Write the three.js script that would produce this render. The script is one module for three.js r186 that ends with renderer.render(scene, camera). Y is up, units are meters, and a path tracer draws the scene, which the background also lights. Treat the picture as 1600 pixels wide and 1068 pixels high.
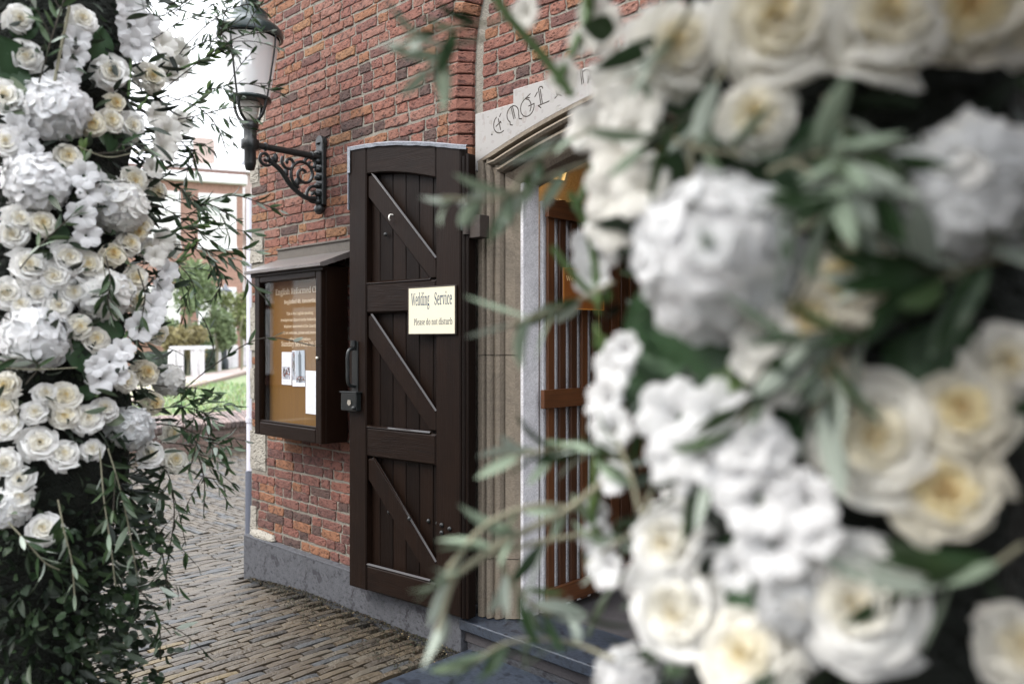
import * as THREE from 'three';
import { mergeGeometries, mergeVertices } from 'three/addons/utils/BufferGeometryUtils.js';
import { RoundedBoxGeometry } from 'three/addons/geometries/RoundedBoxGeometry.js';
import { ImprovedNoise } from 'three/addons/math/ImprovedNoise.js';

// ------------------------------------------------------------------ camera, sky, sun, exposure
const scene = new THREE.Scene();
const renderer = new THREE.WebGLRenderer({ antialias: true });
renderer.setSize(1024, 683);
renderer.toneMapping = THREE.LinearToneMapping;
renderer.toneMappingExposure = 2.8;
renderer.shadowMap.enabled = true;
const PH = 534, F = 1250, YAW = THREE.MathUtils.degToRad(46.1);
const EYE = new THREE.Vector3(0, 1.5, 2.5);
const LOOK = new THREE.Vector3(-Math.cos(YAW), 0, -Math.sin(YAW)), RIGHT = new THREE.Vector3(Math.sin(YAW), 0, -Math.cos(YAW));
const camera = new THREE.PerspectiveCamera(2 * THREE.MathUtils.radToDeg(Math.atan(PH / F)), 1024 / 683, 0.05, 400);
camera.position.copy(EYE);
camera.lookAt(EYE.clone().add(LOOK));
camera.focus = 3.5;
camera.userData.fStop = 2.0;

{ // bright overcast sky, brightest overhead
  const W = 128, H = 64, d = new Float32Array(W * H * 4), n = new ImprovedNoise();
  for (let r = 0; r < H; r++) for (let c = 0; c < W; c++) {
    const up = ((r + 0.5) / H - 0.5) * Math.PI, az = (c / W) * Math.PI * 2, s = Math.max(0, Math.sin(up));
    let L = 0.92 * (1 + 1.25 * s) / 1.25;
    L *= 1 + 0.05 * n.noise(Math.cos(az) * 2 + 5, s * 6, Math.sin(az) * 2);
    const i = (r * W + c) * 4;
    if (up < 0) L = 0.3;
    d[i] = L * 0.97; d[i + 1] = L; d[i + 2] = L * 1.06; d[i + 3] = 1;
  }
  const t = new THREE.DataTexture(d, W, H, THREE.RGBAFormat, THREE.FloatType);
  t.mapping = THREE.EquirectangularReflectionMapping; t.magFilter = t.minFilter = THREE.LinearFilter; t.needsUpdate = true;
  scene.background = t; scene.environment = t;
}
const sun = new THREE.DirectionalLight(0xfff8ee, 1.2);
sun.position.set(-7.5, 12.5, 11); sun.target.position.set(-3, 0, 0);
sun.castShadow = true; sun.shadow.radius = 44; sun.shadow.mapSize.set(2048, 2048);
Object.assign(sun.shadow.camera, { left: -20, right: 20, top: 20, bottom: -20, near: 0.5, far: 60 });
scene.add(sun, sun.target);

// ------------------------------------------------------------------ helpers
function rng(seed) { let a = seed >>> 0; return () => { a = (a + 0x6d2b79f5) | 0; let t = Math.imul(a ^ (a >>> 15), 1 | a); t = (t + Math.imul(t ^ (t >>> 7), 61 | t)) ^ t; return ((t ^ (t >>> 14)) >>> 0) / 4294967296; }; }
const R0 = rng(7), V3 = (x, y, z) => new THREE.Vector3(x, y, z), PI = Math.PI, UPV = V3(0, 1, 0);
const lerp = THREE.MathUtils.lerp, clamp = THREE.MathUtils.clamp, sstep = (a, b, x) => THREE.MathUtils.smoothstep(x, a, b);
const pixDir = (px, py) => LOOK.clone().addScaledVector(RIGHT, (px - 800) / F).add(V3(0, (PH - py) / F, 0));
const at = (px, py, depth) => EYE.clone().addScaledVector(pixDir(px, py), depth);
function toPix(p) { const r = p.clone().sub(EYE), z = r.dot(LOOK); return [800 + (F * r.dot(RIGHT)) / z, PH - (F * r.y) / z, z]; }
const taken = {};
function numbered(n) { const k = (taken[n] = (taken[n] ?? -1) + 1); return k ? `${n}_${String(k).padStart(3, '0')}` : n; }
function shade(o) { o.castShadow = o.receiveShadow = true; return o; }
function tag(o, label, category, group) { o.userData.label = label; o.userData.category = category; if (group) o.userData.group = group; return o; }
function thing(name, label, category, pos, group) { const g = new THREE.Group(); g.name = numbered(name); if (pos) g.position.copy(pos); scene.add(g); return tag(g, label, category, group); }
function plain(g) { let q = g.index ? g.toNonIndexed() : g; for (const k of Object.keys(q.attributes)) if (!['position', 'normal', 'uv', 'color'].includes(k)) q.deleteAttribute(k); if (!q.attributes.normal) q.computeVertexNormals(); if (!q.attributes.uv) q.setAttribute('uv', new THREE.BufferAttribute(new Float32Array(q.attributes.position.count * 2), 2)); return q; }
function mg(gs) { gs = [gs].flat(); return gs.length === 1 ? gs[0] : mergeGeometries(gs.map(plain)); }
const partCount = new WeakMap();
function part(name, gs, mat, parent, opt = {}) {
  const m = shade(new THREE.Mesh(mg(gs), mat));
  const c = partCount.get(parent) ?? {}; partCount.set(parent, c);
  const k = (c[name] = (c[name] ?? -1) + 1); m.name = k ? `${name}_${String(k).padStart(3, '0')}` : name;
  if (opt.pos) m.position.copy(opt.pos); if (opt.kind) m.userData.kind = opt.kind; if (opt.label) m.userData.label = opt.label;
  parent.add(m); return m;
}
function struct(name, gs, mat) { const m = shade(new THREE.Mesh(mg(gs), mat)); m.name = numbered(name); m.userData.kind = 'structure'; scene.add(m); return m; }
// metric box-projected uv; grain 'y' keeps v along y, 'x' turns the grain along x
function muv(g, grain = 'y', off = [0, 0]) {
  g = plain(g); const p = g.attributes.position, n = g.attributes.normal, uv = new Float32Array(p.count * 2);
  for (let i = 0; i < p.count; i += 3) {
    let ax = 0, ay = 0, az = 0; for (let k = 0; k < 3; k++) { ax += n.getX(i + k); ay += n.getY(i + k); az += n.getZ(i + k); }
    ax = Math.abs(ax); ay = Math.abs(ay); az = Math.abs(az);
    for (let k = 0; k < 3; k++) {
      const x = p.getX(i + k), y = p.getY(i + k), z = p.getZ(i + k);
      let u, v; if (az >= ax && az >= ay) [u, v] = [x, y]; else if (ax >= ay) [u, v] = [z, y]; else [u, v] = [x, z];
      if (grain === 'x') [u, v] = [v, u];
      uv[(i + k) * 2] = u + off[0]; uv[(i + k) * 2 + 1] = v + off[1];
    }
  }
  g.setAttribute('uv', new THREE.BufferAttribute(uv, 2)); return g;
}
function bx(w, h, d, x = 0, y = 0, z = 0, r = 0.003, grain = 'y') { const b = Math.min(r, w / 2.2, h / 2.2, d / 2.2); const g = new RoundedBoxGeometry(w, h, d, 1, b); g.translate(x, y, z); return muv(g, grain, [R0() * 3, R0() * 3]); }
function tube(pts, r, seg = 16, rad = 6, closed = false) { return new THREE.TubeGeometry(new THREE.CatmullRomCurve3(pts, closed), seg, r, rad, closed); }
function cyl(r0, r1, h, x, y, z, seg = 20) { return new THREE.CylinderGeometry(r0, r1, h, seg).translate(x, y, z); }
function lathe(pts, seg = 28) { return new THREE.LatheGeometry(pts.map(([a, b]) => new THREE.Vector2(a, b)), seg); }
function extr(pts, depth, bevel = 0, grain = 'y') { const s = new THREE.Shape(pts.map(([a, b]) => new THREE.Vector2(a, b))); return muv(new THREE.ExtrudeGeometry(s, { depth: depth - bevel * 2, bevelEnabled: bevel > 0, bevelSize: bevel, bevelThickness: bevel, bevelSegments: 1, bevelOffset: -bevel, curveSegments: 12 }).translate(0, 0, bevel), grain, [R0() * 3, R0() * 3]); }

// ------------------------------------------------------------------ textures
const perlin = new ImprovedNoise();
function tnoise(u, v, f, seed) { // tileable noise with period 1 at integer frequency f, torus mapped
  const a = u * 2 * PI, b = v * 2 * PI, r = f / (2 * PI);
  return perlin.noise(Math.cos(a) * r + seed * 7.3 + Math.cos(b) * r * 0.83, Math.sin(a) * r + seed * 3.1 + Math.sin(b) * r * 0.91, Math.cos(b) * r + Math.sin(b) * r * 1.07 + seed * 5.7);
}
function fbm(u, v, f, seed, oct = 4) { let s = 0, a = 1, t = 0; for (let i = 0; i < oct; i++) { s += a * tnoise(u, v, f, seed + i * 11); t += a; a *= 0.55; f *= 2; } return s / t; }
function tex(S, fn, { srgb = false, rep = [1, 1] } = {}) { // fn(u,v) -> [r,g,b] 0..1
  const d = new Uint8Array(S * S * 4);
  for (let y = 0; y < S; y++) for (let x = 0; x < S; x++) { const c = fn(x / S, y / S, x, y), i = (y * S + x) * 4; for (let k = 0; k < 3; k++) d[i + k] = clamp((Array.isArray(c) ? c[k] : c) * 255, 0, 255); d[i + 3] = 255; }
  const t = new THREE.DataTexture(d, S, S); t.wrapS = t.wrapT = THREE.RepeatWrapping; t.magFilter = THREE.LinearFilter; t.minFilter = THREE.LinearMipmapLinearFilter; t.generateMipmaps = true;
  if (srgb) t.colorSpace = THREE.SRGBColorSpace; t.repeat.set(...rep); t.needsUpdate = true; return t;
}
const mixc = (a, b, t) => a.map((x, i) => lerp(x, b[i], clamp(t, 0, 1)));
const rT = rng(99), spots = Array.from({ length: 700 }, () => [rT(), rT(), 0.003 + 0.016 * rT() ** 2.5, rT()]);
function spotField(S, list) { const f = new Float32Array(S * S); for (const [x, y, r, s] of list) { const R = Math.ceil(r * S * 1.6), cx = Math.floor(x * S), cy = Math.floor(y * S); for (let j = -R; j <= R; j++) for (let i = -R; i <= R; i++) { const dd = Math.hypot(i * (0.6 + s * 0.6), j) / (r * S), k = ((cy + j + S) % S) * S + ((cx + i + S) % S); f[k] = Math.max(f[k], clamp(1.4 - dd * 1.2, 0, 1)); } } return f; }
const pits = spotField(512, spots);
// brick: multiplies the material colour; crusts, pits and pale lime smears (tile = 0.45 m)
const brickMap = tex(512, (u, v, x, y) => {
  const a = fbm(u, v, 12, 1, 5), b = fbm(u, v, 50, 4, 3), p = pits[y * 512 + x], lime = sstep(0.2, 0.5, fbm(u, v, 16, 9, 4)), crust = sstep(0.10, 0.30, fbm(u, v, 11, 17, 5));
  let c = [0.82, 0.82, 0.82].map((k) => k + a * 0.34 + b * 0.3);
  c = mixc(c, [0.24, 0.22, 0.26], crust * 0.85); c = mixc(c, [1, 1.0, 0.98], lime * 0.55); return mixc(c, [0.3, 0.27, 0.26], p * 0.6);
}, { rep: [2.2, 2.2] });
const brickBump = tex(512, (u, v, x, y) => 0.62 + fbm(u, v, 12, 1, 5) * 0.5 + fbm(u, v, 60, 4, 2) * 0.25 - pits[y * 512 + x] * 0.55, { rep: [2.2, 2.2] });
const grainMap = tex(512, (u, v) => { const a = fbm(u, v, 5, 21, 5), b = fbm(u, v, 70, 5, 3); return [0.82 + a * 0.26 + b * 0.42, 0.82 + a * 0.26 + b * 0.42, 0.81 + a * 0.24 + b * 0.42]; }, { rep: [1.6, 1.6] });
const grainBump = tex(512, (u, v) => 0.5 + fbm(u, v, 10, 31, 5) * 0.5 + fbm(u, v, 90, 8, 2) * 0.4, { rep: [1.6, 1.6] });
// wood: streaks along v
const woodMap = tex(512, (u, v) => {
  const w = u + 0.02 * fbm(u, v, 3, 2, 3), s = 0.5 + 0.5 * perlin.noise(Math.cos(w * 2 * PI) * 9, Math.sin(w * 2 * PI) * 9, Math.sin(v * 2 * PI) * 0.6 + 3), f = perlin.noise(Math.cos(w * 2 * PI) * 34, Math.sin(w * 2 * PI) * 34, Math.cos(v * 2 * PI) * 1.4), k = fbm(u, v, 6, 41, 4);
  const t = clamp(0.42 * s + 0.35 * f + 0.45 * k + 0.2, 0, 1); return mixc([0.34, 0.3, 0.28], [1, 0.92, 0.82], t);
}, { rep: [1.9, 0.8] });
const woodBump = tex(512, (u, v) => { const w = u + 0.015 * fbm(u, v, 3, 2, 3); return 0.5 + 0.4 * perlin.noise(Math.cos(w * 2 * PI) * 40, Math.sin(w * 2 * PI) * 40, Math.cos(v * 2 * PI) * 2) + 0.2 * fbm(u, v, 20, 13, 3); }, { rep: [1.9, 0.8] });
const petalBump = tex(256, (u, v) => 0.5 + 0.35 * fbm(u, v, 14, 61, 3) + 0.25 * Math.sin(u * 2 * PI * 22 + 3 * fbm(u, v, 4, 3, 2)), { rep: [1, 1] });
function canvasTex(w, h, draw) { const c = document.createElement('canvas'); c.width = w; c.height = h; draw(c.getContext('2d'), w, h); const t = new THREE.CanvasTexture(c); t.colorSpace = THREE.SRGBColorSpace; t.anisotropy = 8; return t; }

// ------------------------------------------------------------------ materials
const std = (r, g, b, o = {}) => { const m = new THREE.MeshStandardMaterial({ roughness: 0.9, side: THREE.DoubleSide, ...o }); m.color.setRGB(r, g, b); return m; };
const phy = (r, g, b, o = {}) => { const m = new THREE.MeshPhysicalMaterial({ roughness: 0.8, side: THREE.DoubleSide, ...o }); m.color.setRGB(r, g, b); return m; };
const BK = { map: brickMap, bumpMap: brickBump, bumpScale: 0.006, roughness: 0.93 };
const brickTones = [[0.226, 0.093, 0.065], [0.206, 0.085, 0.061], [0.239, 0.106, 0.055], [0.193, 0.078, 0.058], [0.127, 0.056, 0.046], [0.253, 0.126, 0.061], [0.233, 0.11, 0.081], [0.086, 0.048, 0.04], [0.219, 0.096, 0.066], [0.166, 0.071, 0.055]];
const brickMats = brickTones.map(([r, g, b]) => std(r, g, b, BK)), brickVC = std(1, 1, 1, { ...BK, vertexColors: true });
const M = {
  mortar: std(.225, .207, .175, { map: grainMap, bumpMap: grainBump, bumpScale: 0.006 }),
  stone: std(.50, .47, .42, { map: grainMap, bumpMap: grainBump, bumpScale: 0.002, roughness: 0.85 }),
  jamb: std(.225, .185, .14, { map: grainMap, bumpMap: grainBump, bumpScale: 0.002, roughness: 0.8 }),
  quoin: std(.36, .335, .29, { map: grainMap, bumpMap: brickBump, bumpScale: 0.012 }),
  plinth: std(.078, .081, .092, { map: brickMap, bumpMap: grainBump, bumpScale: 0.0025, roughness: 0.85 }),
  plaster: std(.72, .71, .74, { map: grainMap, bumpMap: grainBump, bumpScale: 0.0012 }),
  wood: phy(.0135, .0064, .0035, { map: woodMap, bumpMap: woodBump, bumpScale: 0.0014, roughness: 0.5, specularIntensity: .3 }),
  woodGloss: phy(.0135, .0064, .0035, { map: woodMap, roughness: .12 }),
  woodDark: phy(.0085, .0042, .0025, { map: woodMap, bumpMap: woodBump, bumpScale: 0.0014, roughness: 0.5, specularIntensity: .28 }),
  woodBox: phy(.0135, .0064, .0036, { map: woodMap, bumpMap: woodBump, bumpScale: 0.001, roughness: 0.42, specularIntensity: .3 }),
  woodSlat: std(.16, .065, .026, { map: woodMap, bumpMap: woodBump, bumpScale: 0.001, roughness: 0.45 }),
  slatDark: std(.085, .036, .018, { map: woodMap, bumpMap: woodBump, bumpScale: 0.001, roughness: 0.45 }),
  ply: std(.34, .165, .042, { map: woodMap, bumpMap: woodBump, bumpScale: 0.0004, roughness: 0.6 }),
  lead: std(.27, .29, .33, { map: grainMap, bumpMap: grainBump, bumpScale: 0.003, roughness: 0.42, metalness: 0.35 }),
  iron: std(.012, .014, .014, { bumpMap: grainBump, bumpScale: 0.0008, roughness: 0.28 }),
  rust: std(.035, .024, .018, { map: grainMap, bumpMap: grainBump, bumpScale: 0.003, roughness: 0.7 }),
  brass: std(.62, .58, .5, { roughness: 0.3, metalness: 0.8 }),
  greenIron: std(.016, .028, .028, { roughness: 0.25 }),
  glass: phy(1, 1, 1, { transmission: 1, roughness: 0.02, thickness: 0, ior: 1.5 }),
  lampGlass: phy(.90, .90, .90, { transmission: 0.55, roughness: 0.35, thickness: 0, ior: 1.45 }),
  bulb: std(.85, .85, .83, { roughness: 0.4 }),
  slate: std(.040, .050, .068, { map: brickMap, bumpMap: grainBump, bumpScale: 0.002, roughness: 0.42 }),
  soil: std(.022, .019, .015, { map: grainMap, bumpMap: brickBump, bumpScale: 0.01 }),
  paper: std(.62, .63, .66, {}),
  ivory: std(.6, .57, .45, { roughness: 0.5 }),
  beige: std(.52, .42, .30, { map: grainMap }),
  floor: std(.06, .055, .06, { map: grainMap }),
};
M.glass.name = 'pane'; const PT = { map: grainMap, bumpMap: brickBump, bumpScale: 0.004, roughness: 0.5 };
const paverTones = [[.070, .053, .035], [.088, .067, .043], [.052, .041, .030], [.11, .08, .033], [.052, .054, .056], [.09, .075, .055], [.14, .10, .042], [.032, .027, .022]];
const paverMats = paverTones.map(([r, g, b]) => std(r, g, b, PT));
const petalMat = (r, g, b, t = 0.4) => phy(r, g, b, { transmission: t, thickness: 0, roughness: 0.85, bumpMap: petalBump, bumpScale: 0.0005 });
const roseMats = [ // [outer, middle, heart] per tone: white, cream, yellow-hearted
  [petalMat(.90, .895, .87), petalMat(.90, .88, .80), petalMat(.90, .83, .64)],
  [petalMat(.89, .87, .80), petalMat(.90, .85, .69), petalMat(.90, .78, .47)],
  [petalMat(.83, .79, .67), petalMat(.86, .76, .48), petalMat(.84, .64, .28)],
];
const hydMats = [petalMat(.90, .90, .90), petalMat(.86, .87, .87), petalMat(.90, .89, .85)];
const gladMats = [petalMat(.90, .90, .90), petalMat(.90, .885, .83)];
const leafPhy = (r, g, b, ro = 0.5, t = 0.15) => phy(r, g, b, { transmission: t, thickness: 0, roughness: ro, specularIntensity: .55 });
const oliveMats = [leafPhy(.030, .062, .024, .42), leafPhy(.050, .085, .034, .42), leafPhy(.26, .33, .24, .7, .2), leafPhy(.024, .048, .020, .4), leafPhy(.36, .41, .35, .75, .2)];
const bigLeaf = leafPhy(.035, .075, .032, .5), paleLeaf = leafPhy(.22, .27, .18, .6, .25), budGreen = leafPhy(.17, .26, .085, .5, .25), twig = std(.24, .23, .16), twigDark = std(.04, .034, .024), stemGreen = std(.09, .16, .05, { roughness: .55 });
const foliageMat = phy(1, 1, 1, { transmission: 0.06, thickness: 0, roughness: 0.55 });

// ------------------------------------------------------------------ ground and paving
const gy = (x, z) => 0.085 * sstep(-5.2, -3.8, x) - 0.02 * (1 - sstep(-6.5, -5, x));
{
  const g = new THREE.PlaneGeometry(1, 1, 90, 90); const p = g.attributes.position;
  for (let i = 0; i < p.count; i++) { // denser near the church, out to the horizon
    const u = p.getX(i) * 2, v = p.getY(i) * 2, x = -5 + Math.sign(u) * (Math.abs(u) * 12 + 340 * Math.abs(u) ** 6), z = Math.sign(v) * (Math.abs(v) * 12 + 340 * Math.abs(v) ** 6);
    p.setXYZ(i, x, gy(x, z) - 0.028, z);
  }
  g.computeVertexNormals(); muv(g); const gg = muv(g, 'y');
  const ground = struct('pavement', gg, M.soil);
  // clinker bricks laid on edge: one rough bar geometry in several variants
  function paver(seed) {
    const r = rng(seed), g = new THREE.BoxGeometry(0.0385, 0.06, 0.180, 2, 1, 4), p = g.attributes.position, seen = {};
    for (let i = 0; i < p.count; i++) {
      const key = [p.getX(i), p.getY(i), p.getZ(i)].map((q) => q.toFixed(3)).join(); const k = (seen[key] ??= [r(), r(), r()]);
      const ex = Math.abs(p.getX(i)) > 0.015, ez = Math.abs(p.getZ(i)) > 0.085, top = p.getY(i) > 0;
      let y = p.getY(i) + (top ? (ex ? -0.003 : 0) + (ez ? -0.003 : 0) + (k[1] - 0.5) * 0.002 : 0);
      p.setXYZ(i, p.getX(i) * (ez ? 0.97 : 1) + (k[0] - 0.5) * 0.0035, y, p.getZ(i) + (k[2] - 0.5) * (ez ? 0.006 : 0.003));
    }
    g.translate(0, -0.03, 0); g.computeVertexNormals(); return muv(g.toNonIndexed(), 'y', [r() * 3, r() * 3]);
  }
  const gs = [1, 2, 3, 4, 5, 6].map((i) => paver(i * 31)), r = rng(5), all = [];
  const lay = (along, x0, x1, z0, z1) => { // along 'z': rows run away from the wall
    const A = along === 'z' ? [x0, x1, z0, z1] : [z0, z1, x0, x1]; let row = 0;
    for (let a = A[0]; a < A[1]; a += 0.0455, row++) for (let b = A[2] + (row % 2) * 0.095 + r() * 0.05 - 0.15; b < A[3]; ) {
      let L = 0.85 + r() * 0.22; if (along === 'x' && b + 0.188 * L > A[3]) { L = (A[3] - b) / 0.188; if (L < 0.25) break; } b += 0.188 * L;
      const wob = 0.006 * Math.sin(b * 2.1 + 1.3 * Math.sin(a * 0.7)) + 0.004 * (r() - 0.5);
      const x = along === 'z' ? a + wob : b - 0.094 * L, z = along === 'z' ? b - 0.094 * L : a + wob;
      if (x > -10.42 && !(x > -4.72 && z < 0.09) && !(x > -2.72 && z < 1.3)) all.push({ x, z, rot: (along === 'z' ? 0 : PI / 2) + (r() - 0.5) * 0.05, L, h: (r() - 0.5) * 0.006, tilt: (r() - 0.5) * 0.02, v: Math.floor(r() * 6), t: r() });
    }
  };
  lay('z', -6.12, -0.6, 0.1, 4.2); lay('z', -6.12, -4.72, -5, 0.1); lay('x', -10.5, -6.145, -5.5, 4.4);
  for (const b of all) {
    const y = gy(b.x, b.z) + b.h; b.p = V3(b.x, y, b.z);
    const [px, py, d] = toPix(b.p); b.s = d > 0.3 && px > 150 && px < 700 && py < 1090 ? 1 / d : -1 / Math.max(0.5, Math.abs(d));
    const n = perlin.noise(b.x * 1.3, 3, b.z * 1.3), near = sstep(0.9, 0.15, b.z) * sstep(-4.4, -3, b.x); // mossy ochre stones by the step
    b.tone = b.t < 0.22 + near * 0.4 + n * 0.25 ? (near > 0.2 ? [3, 6, 0, 4][Math.floor(r() * 4)] : [1, 5, 0][Math.floor(r() * 3)]) : [0, 1, 2, 4, 5, 7, 0, 1][Math.floor(r() * 8)];
  }
  all.sort((a, b) => b.s - a.s);
  const dummy = new THREE.Object3D(), put = (o, b) => { o.position.copy(b.p); o.rotation.set(b.tilt * 0.3, b.rot, b.tilt); o.scale.set(1, 1, b.L); };
  all.slice(0, 300).forEach((b) => put(part('paving_brick', gs[b.v], paverMats[b.tone], ground), b));
  const rest = all.slice(300);
  const im = shade(new THREE.InstancedMesh(gs[0], std(1, 1, 1, PT), rest.length)), col = new THREE.Color();
  rest.forEach((b, i) => { put(dummy, b); if (b.t > 0.5) dummy.rotation.y += PI; dummy.updateMatrix(); im.setMatrixAt(i, dummy.matrix); im.setColorAt(i, col.setRGB(...paverTones[b.tone])); });
  im.name = 'paving_bricks'; im.userData.kind = 'stuff'; ground.add(im);
  // leaf litter and grit swept against the plinth
  const rl = rng(44), N = 4600, lg = new THREE.PlaneGeometry(0.010, 0.007, 1, 1), lit = shade(new THREE.InstancedMesh(lg, std(1, 1, 1, { roughness: .95 }), N));
  for (let i = 0; i < N; i++) {
    const x = -4.6 + 1.95 * rl() ** 0.8, w = 0.05 + 0.26 * sstep(-4.5, -3.4, x), z = 0.055 + w * rl() ** 2.4, s = 0.4 + rl() * 1.1;
    dummy.position.set(x, gy(x, z) + 0.004 + 0.010 * rl() ** 2, z); dummy.rotation.set(-PI / 2 + (rl() - .5) * 1.4, (rl() - .5) * 1.4, rl() * 6); dummy.scale.setScalar(s * .7); dummy.updateMatrix();
    lit.setMatrixAt(i, dummy.matrix); const c = rl(); lit.setColorAt(i, c < .93 ? col.setRGB(.014 + .012 * rl(), .012 + .009 * rl(), .008) : c < .975 ? col.setRGB(.07, .055, .03) : col.setRGB(.2, .15, .08));
  }
  lit.name = 'leaf_litter'; lit.userData.kind = 'stuff'; tag(lit, 'dry leaves and grit swept along the foot of the plinth', 'leaf litter'); scene.add(lit);
}

// ------------------------------------------------------------------ church wall
const XL = -4.70, CR = 0.056, AX = -1.7, AY = 2.75, ARO = 1.12, ARI = 1.0;
const wall = thing('church_wall', 'old red brick church wall with stone quoins, arched brick recess and carved stone doorway', 'brick wall', V3(0, 0, 0));
const quoins = [[.47, .29, .075], [.70, .945, .19], [1.14, 1.34, .05], [1.44, 1.72, .06], [1.99, 2.16, .155], [2.50, 2.61, .10], [2.85, 3.05, .17], [3.30, 3.45, .1]].map(([a, b, w]) => [Math.min(a, b), Math.max(a, b), w]);
const bandX = (y) => (y < AY ? AX - ARO : AX - Math.sqrt(Math.max(0, ARO * ARO - (y - AY) ** 2)));
{
  // mortar body: wall with arched recess, and the recess panel with the doorway cut out
  const arcPts = (r, a0, a1, n = 28) => Array.from({ length: n + 1 }, (_, i) => { const a = lerp(a0, a1, i / n); return [AX + r * Math.cos(a), AY + r * Math.sin(a)]; });
  const s = new THREE.Shape([[XL, 0], [1.4, 0], [1.4, 5], [XL, 5]].map((q) => new THREE.Vector2(...q)));
  s.holes.push(new THREE.Path([[AX - ARI - .066, .02], ...arcPts(ARI + .066, PI, 0), [AX + ARI + .066, .02]].map((q) => new THREE.Vector2(...q))));
  const s2 = new THREE.Shape([[AX - ARI - .1, 0], ...arcPts(ARI + .1, PI, 0), [AX + ARI + .1, 0]].map((q) => new THREE.Vector2(...q)));
  const door = []; for (let i = 0; i <= 20; i++) { const x = lerp(-2.56, -.84, i / 20); door.push([x, soffit(x)]); }
  s2.holes.push(new THREE.Path([[-2.56, .02], ...door, [-.84, .02]].map((q) => new THREE.Vector2(...q))));
  part('mortar_bed', [muv(new THREE.ExtrudeGeometry(s, { depth: .24, bevelEnabled: false }).translate(0, 0, -.2455)), muv(new THREE.ExtrudeGeometry(s2, { depth: .16, bevelEnabled: false }).translate(0, 0, -.2275)), bx(.3, 5, 7.5, XL + .15, 2.5, -4.01)], M.mortar, wall);
}
function arcOut(x) { const u = clamp(Math.abs(x - AX) / .94, 0, 1); return 2.335 + .19 * (1 - u ** 1.6); }
function soffit(x) { return arcOut(x) - .05; }
function brickGeo(w, h, seed, dep = .045) { // weathered brick: wavy outline, worn arris, slightly bulging face
  const r = rng(seed), N = 14, ring = [], P = [], I = [];
  const base = [[-1, -1], [-.5, -1], [0, -1], [.5, -1], [1, -1], [1, -.2], [1, .35], [1, 1], [.5, 1], [0, 1], [-.5, 1], [-1, 1], [-1, .3], [-1, -.25]];
  for (const [x, y] of base) { const c = Math.abs(x) === 1 && Math.abs(y) === 1 ? 0.95 + .05 * r() : 1; ring.push([x * w / 2 * c + (r() - .5) * .007, y * h / 2 * (c < 1 ? c : 1) + (r() - .5) * .006]); }
  const z1 = -.0035, rough = () => (r() - .5) * .0035;
  for (const [x, y] of ring) P.push(x * 1.01, y * 1.02, -dep);
  for (const [x, y] of ring) P.push(x, y, z1 + rough() * .6);
  for (const [x, y] of ring) P.push(x - Math.sign(x) * .0035, y - Math.sign(y) * .003, rough());
  P.push(-w * .22, 0, .001 + rough()); P.push(w * .22, 0, .001 + rough());
  for (let k = 0; k < 2; k++) for (let i = 0; i < N; i++) { const j = (i + 1) % N, a = k * N + i, b = k * N + j, c = a + N, d = b + N; I.push(a, b, d, a, d, c); }
  const o = 2 * N, L = 3 * N, Rr = L + 1;
  for (let i = 0; i < N; i++) { const j = (i + 1) % N, mx = (base[i][0] + base[j][0]) / 2; I.push(o + i, o + j, mx < 0 ? L : Rr); }
  I.push(o + 2, Rr, L, o + 9, L, Rr);
  const g = new THREE.BufferGeometry(); g.setAttribute('position', new THREE.Float32BufferAttribute(P, 3)); g.setIndex(I); const f = g.toNonIndexed(); f.computeVertexNormals();
  return muv(f, 'y', [r() * 5, r() * 5]);
}
const BH = .0485, stretchers = Array.from({ length: 9 }, (_, i) => brickGeo(.2, BH, 100 + i)), headers = Array.from({ length: 9 }, (_, i) => brickGeo(.096, BH, 200 + i)), quarters = Array.from({ length: 4 }, (_, i) => brickGeo(.058, BH, 300 + i));
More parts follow.
